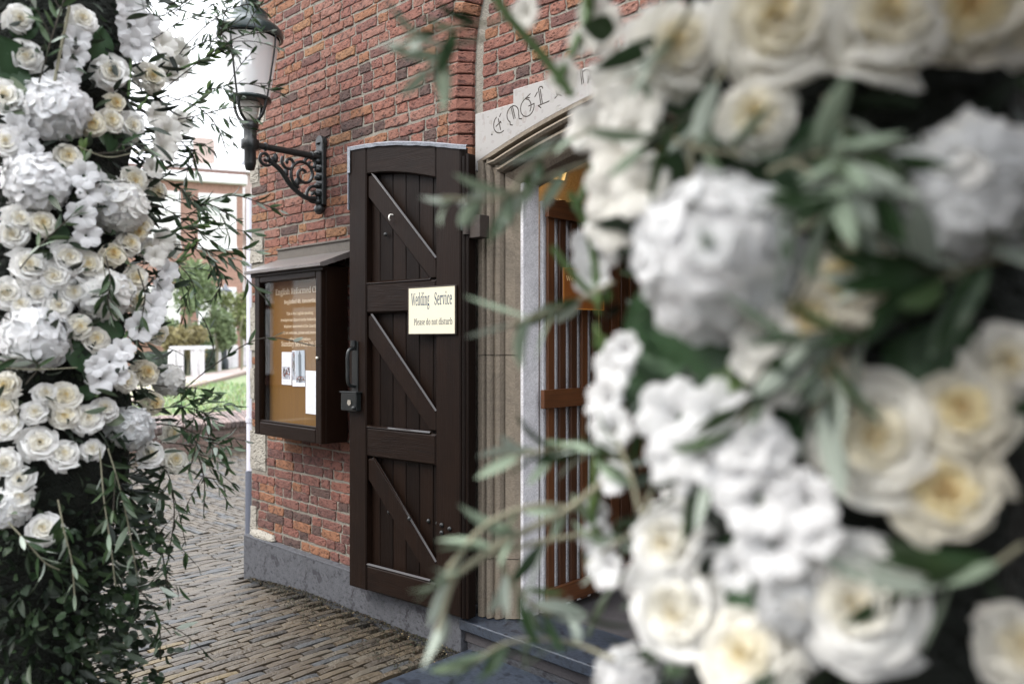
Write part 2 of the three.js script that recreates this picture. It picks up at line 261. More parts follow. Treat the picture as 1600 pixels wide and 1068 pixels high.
{
  const r = rng(11), list = [];
  const course = (x0, x1, y, z) => {
    let x = x0, hd = r() < .5;
    while (x < x1 - .03) {
      const left = x1 - x; let w = hd ? .088 + r() * .018 : .185 + r() * .03; if (r() < .25) hd = !hd; hd = !hd;
      if (left - w < .05) w = left - w < -.02 || left < .26 ? left : left * .55; if (w > left) w = left;
      list.push({ x: x + w / 2, y, z: z + (r() - .5) * .006, w: w - .0095, a: r(), b: r(), rz: (r() - .5) * .012 }); x += w;
    }
  };
  for (let y = .315, k = 0; y < 4.95; y += CR, k++) {
    const q = quoins.find(([a, b]) => y > a - .01 && y < b + .01), wv = .004 * Math.sin(k * 1.7);
    course(q ? XL + q[2] + .006 : XL + .004, bandX(y) - .006, y + wv, 0);
    if (y > 2.02 || true) course(2 * AX - bandX(y) + .006, 1.3, y + wv, 0);
  }
  // bricks of the recess above the lintel
  for (let y = 2.575; y < AY + ARI - .03; y += CR) { const h = y < AY ? ARI : Math.sqrt(ARI * ARI - (y - AY) ** 2); if (y < 2.63) { course(AX - h + .04, -2.425, y, -.062); course(-.975, AX + h - .04, y, -.062); } else course(AX - h + .04, AX + h - .04, y, -.062); }
  for (const b of list) {
    const [px, py, d] = toPix(V3(b.x, b.y, b.z)); let vis = d > .2 && px > 380 && py > -20 && px < 860 && py < 1080;
    if ((b.x > -3.42 && b.x < -2.62 && b.y < 2.34 && b.z > -.03) || (b.x > -4.22 && b.x < -3.66 && b.y > 1.05 && b.y < 1.9)) vis = false;
    b.s = (vis ? b.w : -1) / (d * d);
    b.dark = perlin.noise(b.x * 1.1, b.y * 1.4, 2);
    const t = b.a + b.dark * .25; b.tone = b.y < .9 ? [4, 9, 7, 1, 2, 3, 9, 4][Math.floor(b.b * 8)] : t < .08 ? 7 : t < .17 ? 4 : t < .82 ? [0, 1, 3, 6, 8, 9, 6, 0][Math.floor(b.b * 8)] : t < .96 ? 2 : 5;
    b.lib = b.w > .14 ? stretchers : b.w > .07 ? headers : quarters; b.nom = b.w > .14 ? .2 : b.w > .07 ? .096 : .058; b.g = b.lib[Math.floor(b.a * 997) % b.lib.length];
  }
  list.sort((a, b) => b.s - a.s);
  for (const b of list.slice(0, 300)) { const m = part('brick', b.g, brickMats[b.tone], wall, { pos: V3(b.x, b.y, b.z) }); m.scale.set(b.w / b.nom, 1, 1); m.rotation.z = b.rz; }
  const gs = list.slice(300).map((b) => { const g = b.g.clone().scale(b.w / b.nom, 1, 1).rotateZ(b.rz).translate(b.x, b.y, b.z), c = new Float32Array(g.attributes.position.count * 3), t = brickTones[b.tone]; for (let i = 0; i < c.length; i++) c[i] = t[i % 3]; return g.setAttribute('color', new THREE.BufferAttribute(c, 3)); });
  part('brick_courses', gs, brickVC, wall, { kind: 'stuff' });
  // chamfered arch bricks
  const prof = [[0, 0], [.062, 0], [.112, -.052], [.112, -.1], [0, -.1]];
  const archGeo = (seed) => { const q = rng(seed), sh = new THREE.Shape(prof.map(([a, b]) => new THREE.Vector2(a + (q() - .5) * .004, b + (q() - .5) * .003))); const g = new THREE.ExtrudeGeometry(sh, { depth: .039, bevelEnabled: true, bevelSize: .0035, bevelThickness: .0045, bevelSegments: 1, bevelOffset: -.0035 }); return muv(g.rotateX(-PI / 2).scale(1, 1, -1), 'y', [q() * 4, q() * 4]); };
  const ag = [1, 2, 3, 4, 5].map((i) => { const g = archGeo(i * 17), ix = g.attributes.position; for (let t = 0; t < ix.count; t += 3) for (const at of [g.attributes.position, g.attributes.normal, g.attributes.uv]) for (let k = 0; k < at.itemSize; k++) { const a = at.array[(t + 1) * at.itemSize + k]; at.array[(t + 1) * at.itemSize + k] = at.array[(t + 2) * at.itemSize + k]; at.array[(t + 2) * at.itemSize + k] = a; } g.computeVertexNormals(); return g; });
  const arch = new THREE.Group(); arch.name = 'brick_arch'; wall.add(arch);
  const put = (x, y, rot, flip) => { const m = part('arch_brick', ag[Math.floor(r() * 5)], brickMats[[0, 1, 8, 3, 0, 2, 9, 1][Math.floor(r() * 8)]], arch, { pos: V3(x, y, (r() - .5) * .006 + .002) }); m.rotation.z = rot; if (flip) { m.scale.x = -1; } };
  for (let y = .29; y < AY - .03; y += CR) { put(AX - ARO, y, 0); put(AX + ARO, y, 0, true); }
  const n = Math.round(PI * (ARO - .03) / CR); for (let i = 0; i < n; i++) { const a = PI - (i + .04) * PI / n; put(AX + ARO * Math.cos(a), AY + ARO * Math.sin(a), a - PI); }
  // quoins
  const rq = rng(77);
  for (const [y0, y1, w] of quoins) { const g = new THREE.BoxGeometry(w, y1 - y0 - .008, .3, 3, 4, 1), p = g.attributes.position; for (let i = 0; i < p.count; i++) { const h = perlin.noise(p.getX(i) * 20 + y0 * 9, p.getY(i) * 20, p.getZ(i) * 9); p.setXYZ(i, p.getX(i) + h * .008, p.getY(i) + h * .008, p.getZ(i) + h * .01); } g.computeVertexNormals(); part('corner_stone', muv(g, 'y', [rq() * 3, rq() * 3]), M.quoin, wall, { pos: V3(XL - .006 + w / 2, (y0 + y1) / 2, -.148) }); }
  // plinth with weathered top, broken mortar fillet on its left end
  const pl = extr([[0, -.1], [.052, -.1], [.052, .283], [.044, .292], [.004, .30], [0, .30]], 2.02).rotateY(-PI / 2).translate(-2.66, 0, 0); // profile z,y along x
  const pg = plain(pl); const pp = pg.attributes.position; for (let i = 0; i < pp.count; i++) pp.setXYZ(i, pp.getX(i), pp.getY(i), pp.getZ(i));
  part('plinth', [bx(2.02, .38, .3, -3.69, .095, -.1, .006), bx(2.02, .012, .05, -3.69, .286, .026, .004)], M.plinth, wall);
  const fil = new THREE.SphereGeometry(1, 10, 6), fp = fil.attributes.position; for (let i = 0; i < fp.count; i++) { const h = 1 + .5 * perlin.noise(fp.getX(i) * 3, fp.getY(i) * 3, fp.getZ(i) * 3); fp.setXYZ(i, fp.getX(i) * .16 * h, fp.getY(i) * .035 * h, fp.getZ(i) * .03 * h); } fil.computeVertexNormals();
  part('mortar_fillet', muv(fil), M.quoin, wall, { pos: V3(-4.53, .30, .012) });
}
// door surround: moulded stone jambs and arch, lintel with carved lettering
{
  const path = []; path.push([-2.64, .25]); for (let y = .25; y < 2.3; y += .1) path.push([-2.64, y]);
  const out = (x) => soffit(clamp(x, AX - .885, AX + .885)) + .004;
  const arcp = []; for (let i = 0; i <= 24; i++) { const x = lerp(-2.64, -.76, i / 24); arcp.push([x, arcOut(x)]); }
  const prof = [[0, -.02], [.026, -.022], [.031, -.050], [.037, -.050], [.042, -.030], [.052, -.024], [.063, -.034], [.067, -.066], [.073, -.068], [.078, -.048], [.090, -.044], [.101, -.058], [.104, -.096], [.111, -.098], [.116, -.080], [.150, -.108], [.165, -.126], [.165, -.25]];
  const full = [[-2.64, .25], [-2.64, 1.436], [-2.64, 1.442], ...[[-2.64, 2.25]], ...arcp.slice(0), [-.76, 2.25], [-.76, 1.44], [-.76, .25]];
  const sweep = (pts) => { const P = [], I = [], m = prof.length; pts.forEach((p, i) => { const a = pts[Math.max(0, i - 1)], b = pts[Math.min(pts.length - 1, i + 1)]; let tx = b[0] - a[0], ty = b[1] - a[1]; const l = Math.hypot(tx, ty); tx /= l; ty /= l; const nx = ty, ny = -tx; for (const [o, z] of prof) P.push(p[0] + nx * o, p[1] + ny * o, z); }); for (let i = 0; i < pts.length - 1; i++) for (let k = 0; k < m - 1; k++) { const a = i * m + k, b = a + 1, c = a + m, d = c + 1; I.push(a, b, d, a, d, c); } const g = new THREE.BufferGeometry(); g.setAttribute('position', new THREE.Float32BufferAttribute(P, 3)); g.setIndex(I); const q = g.toNonIndexed(); q.computeVertexNormals(); return muv(q, 'y', [R0() * 3, R0() * 3]); };
  const surround = new THREE.Group(); surround.name = 'door_surround'; wall.add(surround);
  const seg = (y0, y1, x, dir) => { const n = [[x, y0 + .002], [x, y1 - .002]]; return sweep(dir > 0 ? n : n.reverse()); };
  for (const [a, b] of [[.25, .52], [.52, 1.44], [1.44, 2.335]]) { part('jamb_stone', seg(a, b, -2.64, 1), M.jamb, surround); part('jamb_stone', seg(a, b, -.76, -1), M.jamb, surround); }
  part('arch_moulding', sweep([[-2.64, 2.25], ...arcp.slice(0, 13)]), M.jamb, surround); part('arch_moulding', sweep([...arcp.slice(12, 25), [-.76, 2.25]]), M.jamb, surround);
  part('white_reveal', [bx(.02, 1.99, .105, -2.468, 1.245, -.180, .002), bx(.02, 1.99, .105, -.932, 1.245, -.180, .002)], M.plaster, surround);
  // lintel face stones
    const stone = (x0, x1, topA, topB, step) => { const pts = []; for (let i = 0; i <= 10; i++) { const x = lerp(x0, x1, i / 10); pts.push([x, arcOut(x) - .012]); } if (step) { pts.push([x1, topB], [step, topB], [step, topA], [x0, topA]); } else pts.push([x1, topB], [x0, topA]); return pts; };
  const lets = canvasTex(2048, 512, (c, w, h) => { // dark strokes for the carved letters, drawn along the arch
    c.fillStyle = '#ffffff'; c.fillRect(0, 0, w, h); const X = (x) => (x + 2.7) / 2 * w, Y = (y) => h - (y - 2.2) / .5 * h, S = w / 2;
    const rr = rng(3); for (let i = 0; i < 900; i++) { c.fillStyle = `rgba(${120 + rr() * 60},${100 + rr() * 50},${90 + rr() * 40},${.05 + rr() * .08})`; c.beginPath(); c.ellipse(rr() * w, rr() * h, 2 + rr() * 10, 2 + rr() * 16, 0, 0, 7); c.fill(); }
    c.strokeStyle = '#5c5246'; c.fillStyle = '#4a433a'; c.lineCap = 'round';
    const G = { // black-letter capitals as double strokes in a unit box, y up
      E: [['a', .55, .5, .46, 1.9, 5.0], ['l', .25, .5, .62, .58], ['l', .62, .5, .58, .62], ['l', .5, .2, .5, .8], ['l', .62, .86, .74, .96]],
      N: [['a', .5, .56, .40, -.5, 3.9], ['l', .22, .30, .2, .12], ['l', .2, .12, .34, .04], ['l', .86, .36, .84, .14], ['l', .84, .14, .98, .06], ['l', .48, .94, .5, .3], ['l', .58, .94, .6, .3]],
      G: [['a', .5, .45, .45, 1.0, 6.2], ['l', .96, .42, .6, .46], ['a', .36, .5, .4, -.9, 1.2], ['l', .5, .92, .84, .99]],
      L: [['l', .4, .95, .38, .2], ['l', .5, .92, .48, .22], ['a', .52, .9, .14, 0, 2.6], ['l', .1, .72, .3, .86], ['l', .2, .2, .9, .12], ['l', .2, .2, .34, .04]],
      I: [['l', .46, .95, .46, .14], ['l', .56, .92, .56, .16], ['l', .28, .84, .5, .98], ['l', .3, .1, .52, .2], ['l', .52, .2, .7, .06]],
      S: [['a', .56, .72, .26, .4, 4.4], ['a', .44, .3, .28, -2.4, 1.6], ['l', .3, .56, .7, .46], ['l', .6, .92, .84, .98]],
      H: [['l', .3, .98, .28, .08], ['l', .4, .95, .38, .1], ['a', .55, .36, .28, -1, 2], ['l', .7, .3, .62, .0]],
    };
    const draw = (ch, x, y, sz, rot) => { c.save(); c.translate(X(x), Y(y)); c.rotate(-rot); const k = sz * S; c.lineWidth = 4; for (const q of G[ch]) { c.beginPath(); if (q[0] === 'l') { c.moveTo((q[1] - .5) * k, -q[2] * k); c.lineTo((q[3] - .5) * k, -q[4] * k); } else c.arc((q[1] - .5) * k, -q[2] * k, q[3] * k, -q[5], -q[4]); c.stroke(); } c.restore(); };
    const word = 'ENGLISH'; let x = -2.49; for (const ch of word) { const sl = (arcOut(x + .03) - arcOut(x - .03)) / .06; draw(ch, x, arcOut(x) + .042, .088, Math.atan(sl)); x += ch === 'I' ? .062 : .083; }
    c.beginPath(); c.arc(X(-2.55), Y(arcOut(-2.55) + .065), 4, 0, 7); c.fill();
  });
  const lm = std(.30, .288, .275, { map: lets, bumpMap: lets, bumpScale: .004, roughness: .85 });
  const lint = (pts) => { const s = new THREE.Shape(pts.map((q) => new THREE.Vector2(...q))); const g = plain(new THREE.ExtrudeGeometry(s, { depth: .14, bevelEnabled: true, bevelSize: .003, bevelThickness: .003, bevelSegments: 1, bevelOffset: -.003 }).translate(0, 0, -.163)); const p = g.attributes.position, uv = new Float32Array(p.count * 2); for (let i = 0; i < p.count; i++) { uv[i * 2] = (p.getX(i) + 2.7) / 2; uv[i * 2 + 1] = (p.getY(i) - 2.2) / .5; } g.setAttribute('uv', new THREE.BufferAttribute(uv, 2)); return g; };
  part('lintel_stone', lint([[-2.66, 2.28], [-2.645, 2.28], [-2.645, 2.32], ...stone(-2.64, -1.70, 2.542, 2.602, -2.42), [-2.66, 2.542]]), lm, surround, { label: 'pale lintel stone with carved black-letter lettering' });
  part('lintel_stone', lint([...stone(-1.694, -.76, 2.602, 2.542).slice(0, -2), [-.75, 2.542], [-.98, 2.542], [-.98, 2.602], [-1.694, 2.602]]), std(.30, .288, .275, { map: grainMap, bumpMap: grainBump, bumpScale: .002, roughness: .85 }), surround);
}
// pale pipe added for the white corner edge, above the dark downpipe boot
{
  const t = thing('corner_edge_pipe', 'pale pipe added for the white edge of the far brick corner, with dark downpipe foot', 'rain pipe', V3(-4.775, 0, -.055));
  part('pipe', cyl(.04, .04, 1.75, 0, 1.55, 0, 14), std(.55, .55, .62, { roughness: .6 }), t); part('boot', cyl(.047, .05, .62, 0, .36, 0, 14), std(.09, .10, .13, { roughness: .5 }), t);
  for (const y of [1.0, 2.0]) part('collar', cyl(.046, .046, .03, 0, y, 0, 14), std(.5, .5, .56, { roughness: .6 }), t);
}

// ------------------------------------------------------------------ vestibule behind the doorway
{
  const back = [bx(3.4, 2.9, .1, -2, 1.6, -2.9), bx(.1, 2.9, 2.6, -3.5, 1.6, -1.6), bx(.1, 2.9, 2.6, -.2, 1.6, -1.6), bx(.9, 2.9, .03, -3.02, 1.6, -.272), bx(.6, 2.9, .03, -.52, 1.6, -.272), bx(3.2, .36, .03, -1.7, 2.82, -.272)];
  struct('interior_wall', back, M.beige); struct('interior_wall', bx(.02, 1.9, .36, -2.462, 1.2, -.43), M.plaster); struct('interior_ceiling', bx(3.4, .1, 2.8, -1.85, 3.02, -1.6), M.beige); struct('interior_floor', bx(3.4, .1, 2.95, -1.85, .19, -1.45), M.floor);
  const t = thing('slatted_door', 'brown slatted inner door folded back behind the stone jamb', 'door', V3(-2.43, .25, -.25));
  const n = 13; for (let i = 0; i < n; i++) { const z = -.03 - i * .082; part('slat', bx(.016, 1.90, i < 5 ? .046 : .066, 0, .965, z, .004), i % 3 ? M.slatDark : M.woodSlat, t); }
  for (const y of [.08, .99, 1.86]) part('rail', bx(.022, .085, 1.1, .022, y, -.53 + (y > .9 && y < 1.1 ? .03 : 0), .003, 'x'), M.woodSlat, t);
  const n2 = thing('door_notice', 'small orange-brown notice with pale words fixed to the slatted inner door', 'notice', at(912, 452, 3.72));
  const ct = canvasTex(256, 192, (c, w, h) => { c.fillStyle = '#7a4518'; c.fillRect(0, 0, w, h); c.strokeStyle = '#b5762f'; c.lineWidth = 6; c.strokeRect(3, 3, w - 6, h - 6); c.fillStyle = '#e8cfa0'; c.font = '30px serif'; c.fillText('We regret', 16, 60); });
  const nb = part('board', new THREE.BoxGeometry(.27, .19, .008), [M.woodSlat, M.woodSlat, M.woodSlat, M.woodSlat, std(1, 1, 1, { map: ct, roughness: .5 }), M.woodSlat], n2); nb.rotation.y = PI / 2 - .1;
  // lit glass lantern under the vestibule ceiling
  const p = at(866, 268, 4.4), l = thing('ceiling_lantern', 'small lit hexagonal glass lantern glowing amber inside the doorway', 'lamp', p);
  const em = std(.9, .6, .25, { emissive: new THREE.Color(1, .62, .2), emissiveIntensity: 0.9, roughness: .5 });
  part('glowing_panes', new THREE.CylinderGeometry(.085, .055, .10, 6).translate(0, 0, 0), em, l); part('frame', [new THREE.CylinderGeometry(.02, .092, .035, 6).translate(0, .07, 0), cyl(.008, .008, .5, 0, .32, 0, 8), new THREE.CylinderGeometry(.058, .03, .012, 6).translate(0, -.057, 0)], M.brass, l);
  const pl = new THREE.PointLight(new THREE.Color(1, .62, .25), .55); pl.position.copy(p); pl.shadow.radius = 3; pl.castShadow = true; scene.add(pl);
}
// steps
{
  const t = thing('door_step', 'worn blue-grey stone threshold step between the doorway jambs', 'step', V3(-1.7, 0, 0));
  part('tread', [bx(1.98, .05, .34, 0, .222, -.115, .008)], M.slate, t); part('riser', bx(1.94, .22, .3, 0, .09, -.13, .004), M.plinth, t);
  const s = thing('stone_slab', 'dark blue stone slab laid before the doorway step', 'step', V3(-1.6, 0, .62));
  part('slab', bx(2.0, .16, 1.1, 0, .06, 0, .008), M.slate, s);
}

// ------------------------------------------------------------------ open wooden door leaf
const DANG = THREE.MathUtils.degToRad(5.1);
{
  const t = thing('church_door', 'tall dark brown plank door with arched top and diagonal braces, standing open against the wall', 'door', V3(-2.61, .268, .03));
  t.rotation.y = PI + DANG; // local x runs from the hinge to the free edge, local z points into the wall
  const inner = new THREE.Group(); // never used in the scene: keeps the leaf's own axes in view
  const Z = (z) => -z, top = (s) => 2.098 + .112 * Math.sin(clamp(s / .8, 0, 1) * PI / 2), B0 = 0;
  // (local y is measured from the foot of the door)
  const W = .8, T = .032, bd = (pts, z0, z1, bev, grain) => extr(pts, z1 - z0, bev, grain).translate(0, 0, -z1);
  const P = [[.19, .671, .115, .66], [.19, .671, .81, 1.372], [.19, .671, 1.52, 2.07]]; // panels: s0 s1 y0 y1
  // boards behind
  const pw = (.70 - .15) / 6; for (let i = 0; i < 6; i++) { const s0 = .15 + i * pw, s1 = s0 + pw - .003; part('plank', bd([[s0, .03], [s1, .03], [s1, top(s1) - .03], [s0, top(s0) - .03]], .0, .018, .003), i % 2 ? M.wood : M.woodDark, t); }
  // stiles
  part('stile', bd([[.671, 0], [W, 0], [W, top(W)], [.671, top(.671)]], 0, .055, .006), M.wood, t); part('stile', bd([[.036, 0], [.19, 0], [.19, top(.19)], [.036, top(.036)]], 0, .055, .006), M.wood, t);
  // rails
  const rail = (y0, y1) => part('rail', bd([[.191, y0], [.670, y0], [.670, y1], [.191, y1]], 0, .053, .008, 'x'), M.wood, t);
  rail(0, .125); rail(.665, .808); rail(1.374, 1.518);
  const arcR = []; for (let i = 0; i <= 10; i++) { const s = lerp(.191, .67, i / 10); arcR.push([s, 1.96 + .105 * Math.sin((s - .1) / .6 * PI / 2)]); } const topR = []; for (let i = 10; i >= 0; i--) { const s = lerp(.191, .67, i / 10); topR.push([s, top(s)]); }
  part('top_rail', bd([...arcR, ...topR], 0, .053, .006, 'x'), M.wood, t);
  // braces from the upper free side down to the hinge side, with a glossy chamfered upper edge
  for (const [a, b, c, d] of [[.632, 2.06, .193, 1.612], [.637, 1.365, .193, .908], [.622, .658, .193, .215]]) {
    const lo = Math.max(c, .193); part('brace', bd([[a, b], [.668, b - .005], [.668, b - .110], [lo + .045, d - .088], [lo, d - .088], [lo, d]], .018, .045, .007), M.wood, t);
    const dx = lo - a, dy = d - b, L = Math.hypot(dx, dy), bead = bx(L, .012, .012, 0, 0, 0, .002, 'x'); bead.rotateX(PI / 4); bead.rotateZ(Math.atan2(dy, dx)); bead.translate((a + lo) / 2 + .003, (b + d) / 2 + .004, -.044); part('bead', bead, M.woodGloss, t);
  }
  // sloping sill beads at panel bottoms
  for (const y of [.128, .811, 1.521]) { const g = bx(.44, .013, .013, 0, 0, 0, .002, 'x').rotateX(PI / 4).translate(.45, y, -.046); part('bead', g, M.woodGloss, t); }
  // meeting edge rebate by the hinge: rounded astragal strips
  part('edge_strip', [cyl(.010, .010, 2.06, .022, 1.03, -.044, 10), bx(.018, 2.07, .05, .004, 1.035, -.022, .004)], M.woodDark, t);
  // lead capping folded over the arched top and upper corner
  const cap = []; const n = 18; { const Pp = [], I = []; for (let i = 0; i <= n; i++) { const s = lerp(-.004, W + .004, i / n), y = top(s), w = .0025 * perlin.noise(s * 30, 1, 4); for (const [dy, z] of [[-.013 + w * 2, .061], [.002, .063 + w], [.008 + w, .055], [.008 + w, -.008]]) Pp.push(s, y + dy, -z); } for (let i = 0; i < n; i++) for (let k = 0; k < 3; k++) { const a = i * 4 + k; I.push(a, a + 1, a + 5, a, a + 5, a + 4); } const g = new THREE.BufferGeometry(); g.setAttribute('position', new THREE.Float32BufferAttribute(Pp, 3)); g.setIndex(I); const q = g.toNonIndexed(); q.computeVertexNormals(); cap.push(muv(q)); }
  cap.push(bx(.004, .32, .06, W + .004, top(W) - .15, -.03, .001), bx(.02, .13, .003, W - .006, top(W) - .06, -.062, .001));
  part('lead_capping', cap, M.lead, t);
  // ironwork
  const kx = .748; const h = new THREE.Group(); h.name = 'pull_handle'; t.add(h);
  part('grip', tube([V3(kx, 1.20, -.058), V3(kx, 1.19, -.098), V3(kx, 1.10, -.106), V3(kx, 1.02, -.098), V3(kx, 1.01, -.058)], .009, 24, 8), M.iron, h); part('back_plate', [bx(.045, .26, .006, kx, 1.105, -.058, .002), cyl(.014, .014, .03, kx, 1.225, -.07, 12)], M.iron, h);
  const lk = new THREE.Group(); lk.name = 'lock'; t.add(lk);
  part('lock_case', [bx(.12, .09, .034, .764, .932, -.072, .006), bx(.13, .008, .04, .764, .98, -.073, .002)], M.iron, lk); part('keyhole_plate', new THREE.CylinderGeometry(.012, .016, .006, 5).rotateX(PI / 2).translate(.752, .93, -.092), M.brass, lk); part('thumb_turn', [cyl(.008, .008, .03, .712, .918, -.085, 10), new THREE.SphereGeometry(.011, 10, 8).translate(.712, .905, -.098)], M.iron, lk);
  part('hook', tube([V3(.485, 1.845, -.046), V3(.485, 1.842, -.066), V3(.483, 1.826, -.074), V3(.487, 1.815, -.064), V3(.497, 1.823, -.058)], .0035, 18, 6), std(.75, .73, .66, { roughness: .4 }), t);
  const stud = new THREE.SphereGeometry(.011, 10, 6, 0, PI * 2, 0, PI / 2).rotateX(-PI / 2);
  for (const [s, y, z] of [[.553, 1.758, .03], [.379, 1.771, .019], [.54, .401, .019], [.46, .396, .019], [.37, .397, .046], [.27, .395, .019], [.21, .393, .019], [.15, .40, .056], [.10, .39, .056], [.15, .365, .056]]) part('stud', stud, M.iron, t, { pos: V3(s, y, -z) });
  // iron hinge pintle on the jamb
  const pt = thing('hinge_block', 'black iron hinge block set in the stone jamb beside the door', 'hinge', V3(-2.585, 2.02, .03));
  part('block', [bx(.085, .10, .06, .01, -.01, .012, .004), cyl(.017, .017, .085, -.028, 0, .045, 12)], M.rust, pt); part('strap', bx(.09, .045, .01, -.06, 0, .05, .003), M.iron, pt);
}
{ // sign on the door
  const s0 = .208, dir = V3(-Math.cos(DANG), 0, Math.sin(DANG)), nrm = V3(Math.sin(DANG), 0, Math.cos(DANG));
  const p = V3(-2.61, 1.645, .03).addScaledVector(dir, s0).addScaledVector(nrm, .062);
  const t = thing('wedding_sign', 'cream Wedding Service sign hanging on the open church door', 'sign', p); t.rotation.y = DANG;
  const ct = canvasTex(640, 460, (c, w, h) => {
    c.fillStyle = '#d2ccb4'; c.fillRect(0, 0, w, h); const r = rng(8); for (let i = 0; i < 1500; i++) { c.fillStyle = `rgba(${150 + r() * 60},${130 + r() * 50},80,${r() * .06})`; c.fillRect(r() * w, r() * h, 1 + r() * 9, 1 + r() * 6); }
    c.fillStyle = '#22364e'; const fit = (txt, x, y, wd, font) => { c.font = font; const k = wd / c.measureText(txt).width; c.save(); c.translate(x, y); c.scale(k, 1); c.textAlign = 'left'; c.fillText(txt, 0, 0); c.restore(); }; fit('Wedding', 34, 178, 262, 'bold 172px serif'); fit('Service', 362, 178, 242, 'bold 172px serif');
    c.fillStyle = '#27303d'; fit('Please do not disturb', 72, 372, 536, 'bold 86px serif');
  });
  part('board', new THREE.BoxGeometry(.296, .215, .006), [M.ivory, M.ivory, M.ivory, M.ivory, std(1, 1, 1, { map: ct, roughness: .45 }), M.ivory], t);
  part('rim', [bx(.304, .005, .011, 0, .109, 0, .002), bx(.304, .005, .011, 0, -.109, 0, .002), bx(.005, .222, .011, -.1505, 0, 0, .002), bx(.005, .222, .011, .1505, 0, 0, .002)], M.rust, t);
}

// ------------------------------------------------------------------ glazed notice board
const NB = V3(-3.965, 0, 0);
{
  const t = thing('notice_board', 'dark wooden glazed church notice board with lead roof on the brick wall', 'notice board', V3(-3.965, .965, 0));
  const w = .70, h = .935, d = .165; // centre x 0, foot y 0
  part('back_panel', bx(w - .02, h, .095, 0, h / 2, .06), M.woodBox, t);
  for (const s of [-1, 1]) part('side_panel', bx(.03, h, d - .03, s * (w / 2 - .012), h / 2, d / 2 + .004, .003), M.woodBox, t);
  part('bottom_panel', bx(w, .03, d - .03, 0, .015, d / 2 + .002, .003, 'x'), M.woodBox, t);
  const fr = (nm, a, b, x, y, gr) => part(nm, bx(a, b, .034, x, y, d, .006, gr), M.woodBox, t);
  fr('frame_stile', .055, h, -w / 2 + .0275, h / 2, 'y'); fr('frame_stile', .055, h, w / 2 - .0275, h / 2, 'y'); fr('frame_rail', w - .112, .075, 0, .0375, 'x'); fr('frame_rail', w - .112, .06, 0, h - .03, 'x');
  part('sill_bead', bx(w - .112, .012, .016, 0, .081, d + .004, .004, 'x'), M.woodBox, t);
  const bt = canvasTex(1024, 1400, (c, W, H) => {
    const g = c; g.fillStyle = '#664712'; g.fillRect(0, 0, W, H); const r = rng(12);
    for (let i = 0; i < 800; i++) { g.fillStyle = r() < .5 ? `rgba(60,30,8,${r() * .12})` : `rgba(190,125,50,${r() * .10})`; g.fillRect(r() * W, r() * H, 2 + r() * 5, 80 + r() * 500); }
    g.fillStyle = '#d2c6b2'; g.textAlign = 'center'; g.font = '76px serif'; g.fillText('English Reformed Church', W * .56, 128); g.font = '50px serif'; g.fillText('Begijnhof 48, Amsterdam', W * .56, 220); g.font = '36px serif';
    ['This is the English-speaking', 'Presbyterian Church in the Netherlands', 'Minister: Reverend of the Church', 'All are welcome, phone and internet', 'office hours weekdays'].forEach((s, i) => g.fillText(s, W * .54, 330 + i * 62));
    g.font = '66px serif'; g.fillText('Sunday Service 10.30', W * .54, 690 - 56);
  });
  part('text_panel', new THREE.PlaneGeometry(w - .10, h - .12).translate(0, h / 2 + .005, .112), std(1, 1, 1, { map: bt, roughness: .55 }), t);
  part('pane', new THREE.PlaneGeometry(w - .108, h - .13).translate(0, h / 2 + .008, d - .004), M.glass, t);
  part('catch', new THREE.SphereGeometry(.009, 10, 8).translate(w / 2 - .03, .45, d + .022), M.brass, t);
  // lead roof with wall flashing
  const rp = [[-.03, .115], [.008, .095], [d + .055, .012], [d + .055, -.004], [d + .035, -.006], [-.03, .075]]; // z,y
  const roof = muv(new THREE.ExtrudeGeometry(new THREE.Shape(rp.map((q) => new THREE.Vector2(...q))), { depth: w + .1, bevelEnabled: false }).rotateY(-PI / 2).translate(w / 2 + .05, h - .002, 0));
  part('roof', roof, std(.13, .115, .11, { map: grainMap, bumpMap: grainBump, bumpScale: .002, roughness: .38 }), t); part('fascia', bx(w + .06, .03, .03, 0, h - .012, d + .012, .004, 'x'), M.woodBox, t);
  part('flashing', [bx(w + .12, .095, .012, .02, h + .105, .006, .003), bx(w + .12, .012, .022, .02, h + .152, .010, .003)], std(.10, .085, .07, { map: grainMap, roughness: .6 }), t);
  // papers pinned inside
  const paper = (label, x, y, a, b, draw, tilt = 0) => { const q = thing('pinned_paper', label, 'paper notice', V3(-3.965 + x, .965 + y, .116)); const m = part('sheet', new THREE.BoxGeometry(a, b, .0012), [M.paper, M.paper, M.paper, M.paper, std(1, 1, 1, { map: canvasTex(256, Math.round(256 * b / a), draw), roughness: .7 }), M.paper], q); m.rotation.z = tilt; };
  const lines = (c, x, y, w2, n, dy) => { c.fillStyle = '#555a66'; const r = rng(x * 7 + n); for (let i = 0; i < n; i++) c.fillRect(x, y + i * dy, w2 * (.6 + .4 * r()), 2); };
  const pic = (c, x, y, w2, h2) => { const r = rng(w2 + x); c.fillStyle = '#8a8f98'; c.fillRect(x, y, w2, h2); for (let i = 0; i < 60; i++) { c.fillStyle = ['#22282c', '#4d5550', '#b9c0c8', '#6c3a36', '#343c34'][Math.floor(r() * 5)]; c.fillRect(x + r() * w2 * .85, y + r() * h2 * .8, w2 * .05 + r() * w2 * .15, h2 * .05 + r() * h2 * .2); } };
  paper('white leaflet with a small picture pinned inside the notice board, beside the tower leaflet', -.105, .385, .105, .185, (c, W, H) => { c.fillStyle = '#d8dae2'; c.fillRect(0, 0, W, H); lines(c, 20, 30, 200, 9, 16); pic(c, 20, H * .45, 200, H * .38); lines(c, 20, H * .88, 200, 3, 12); });
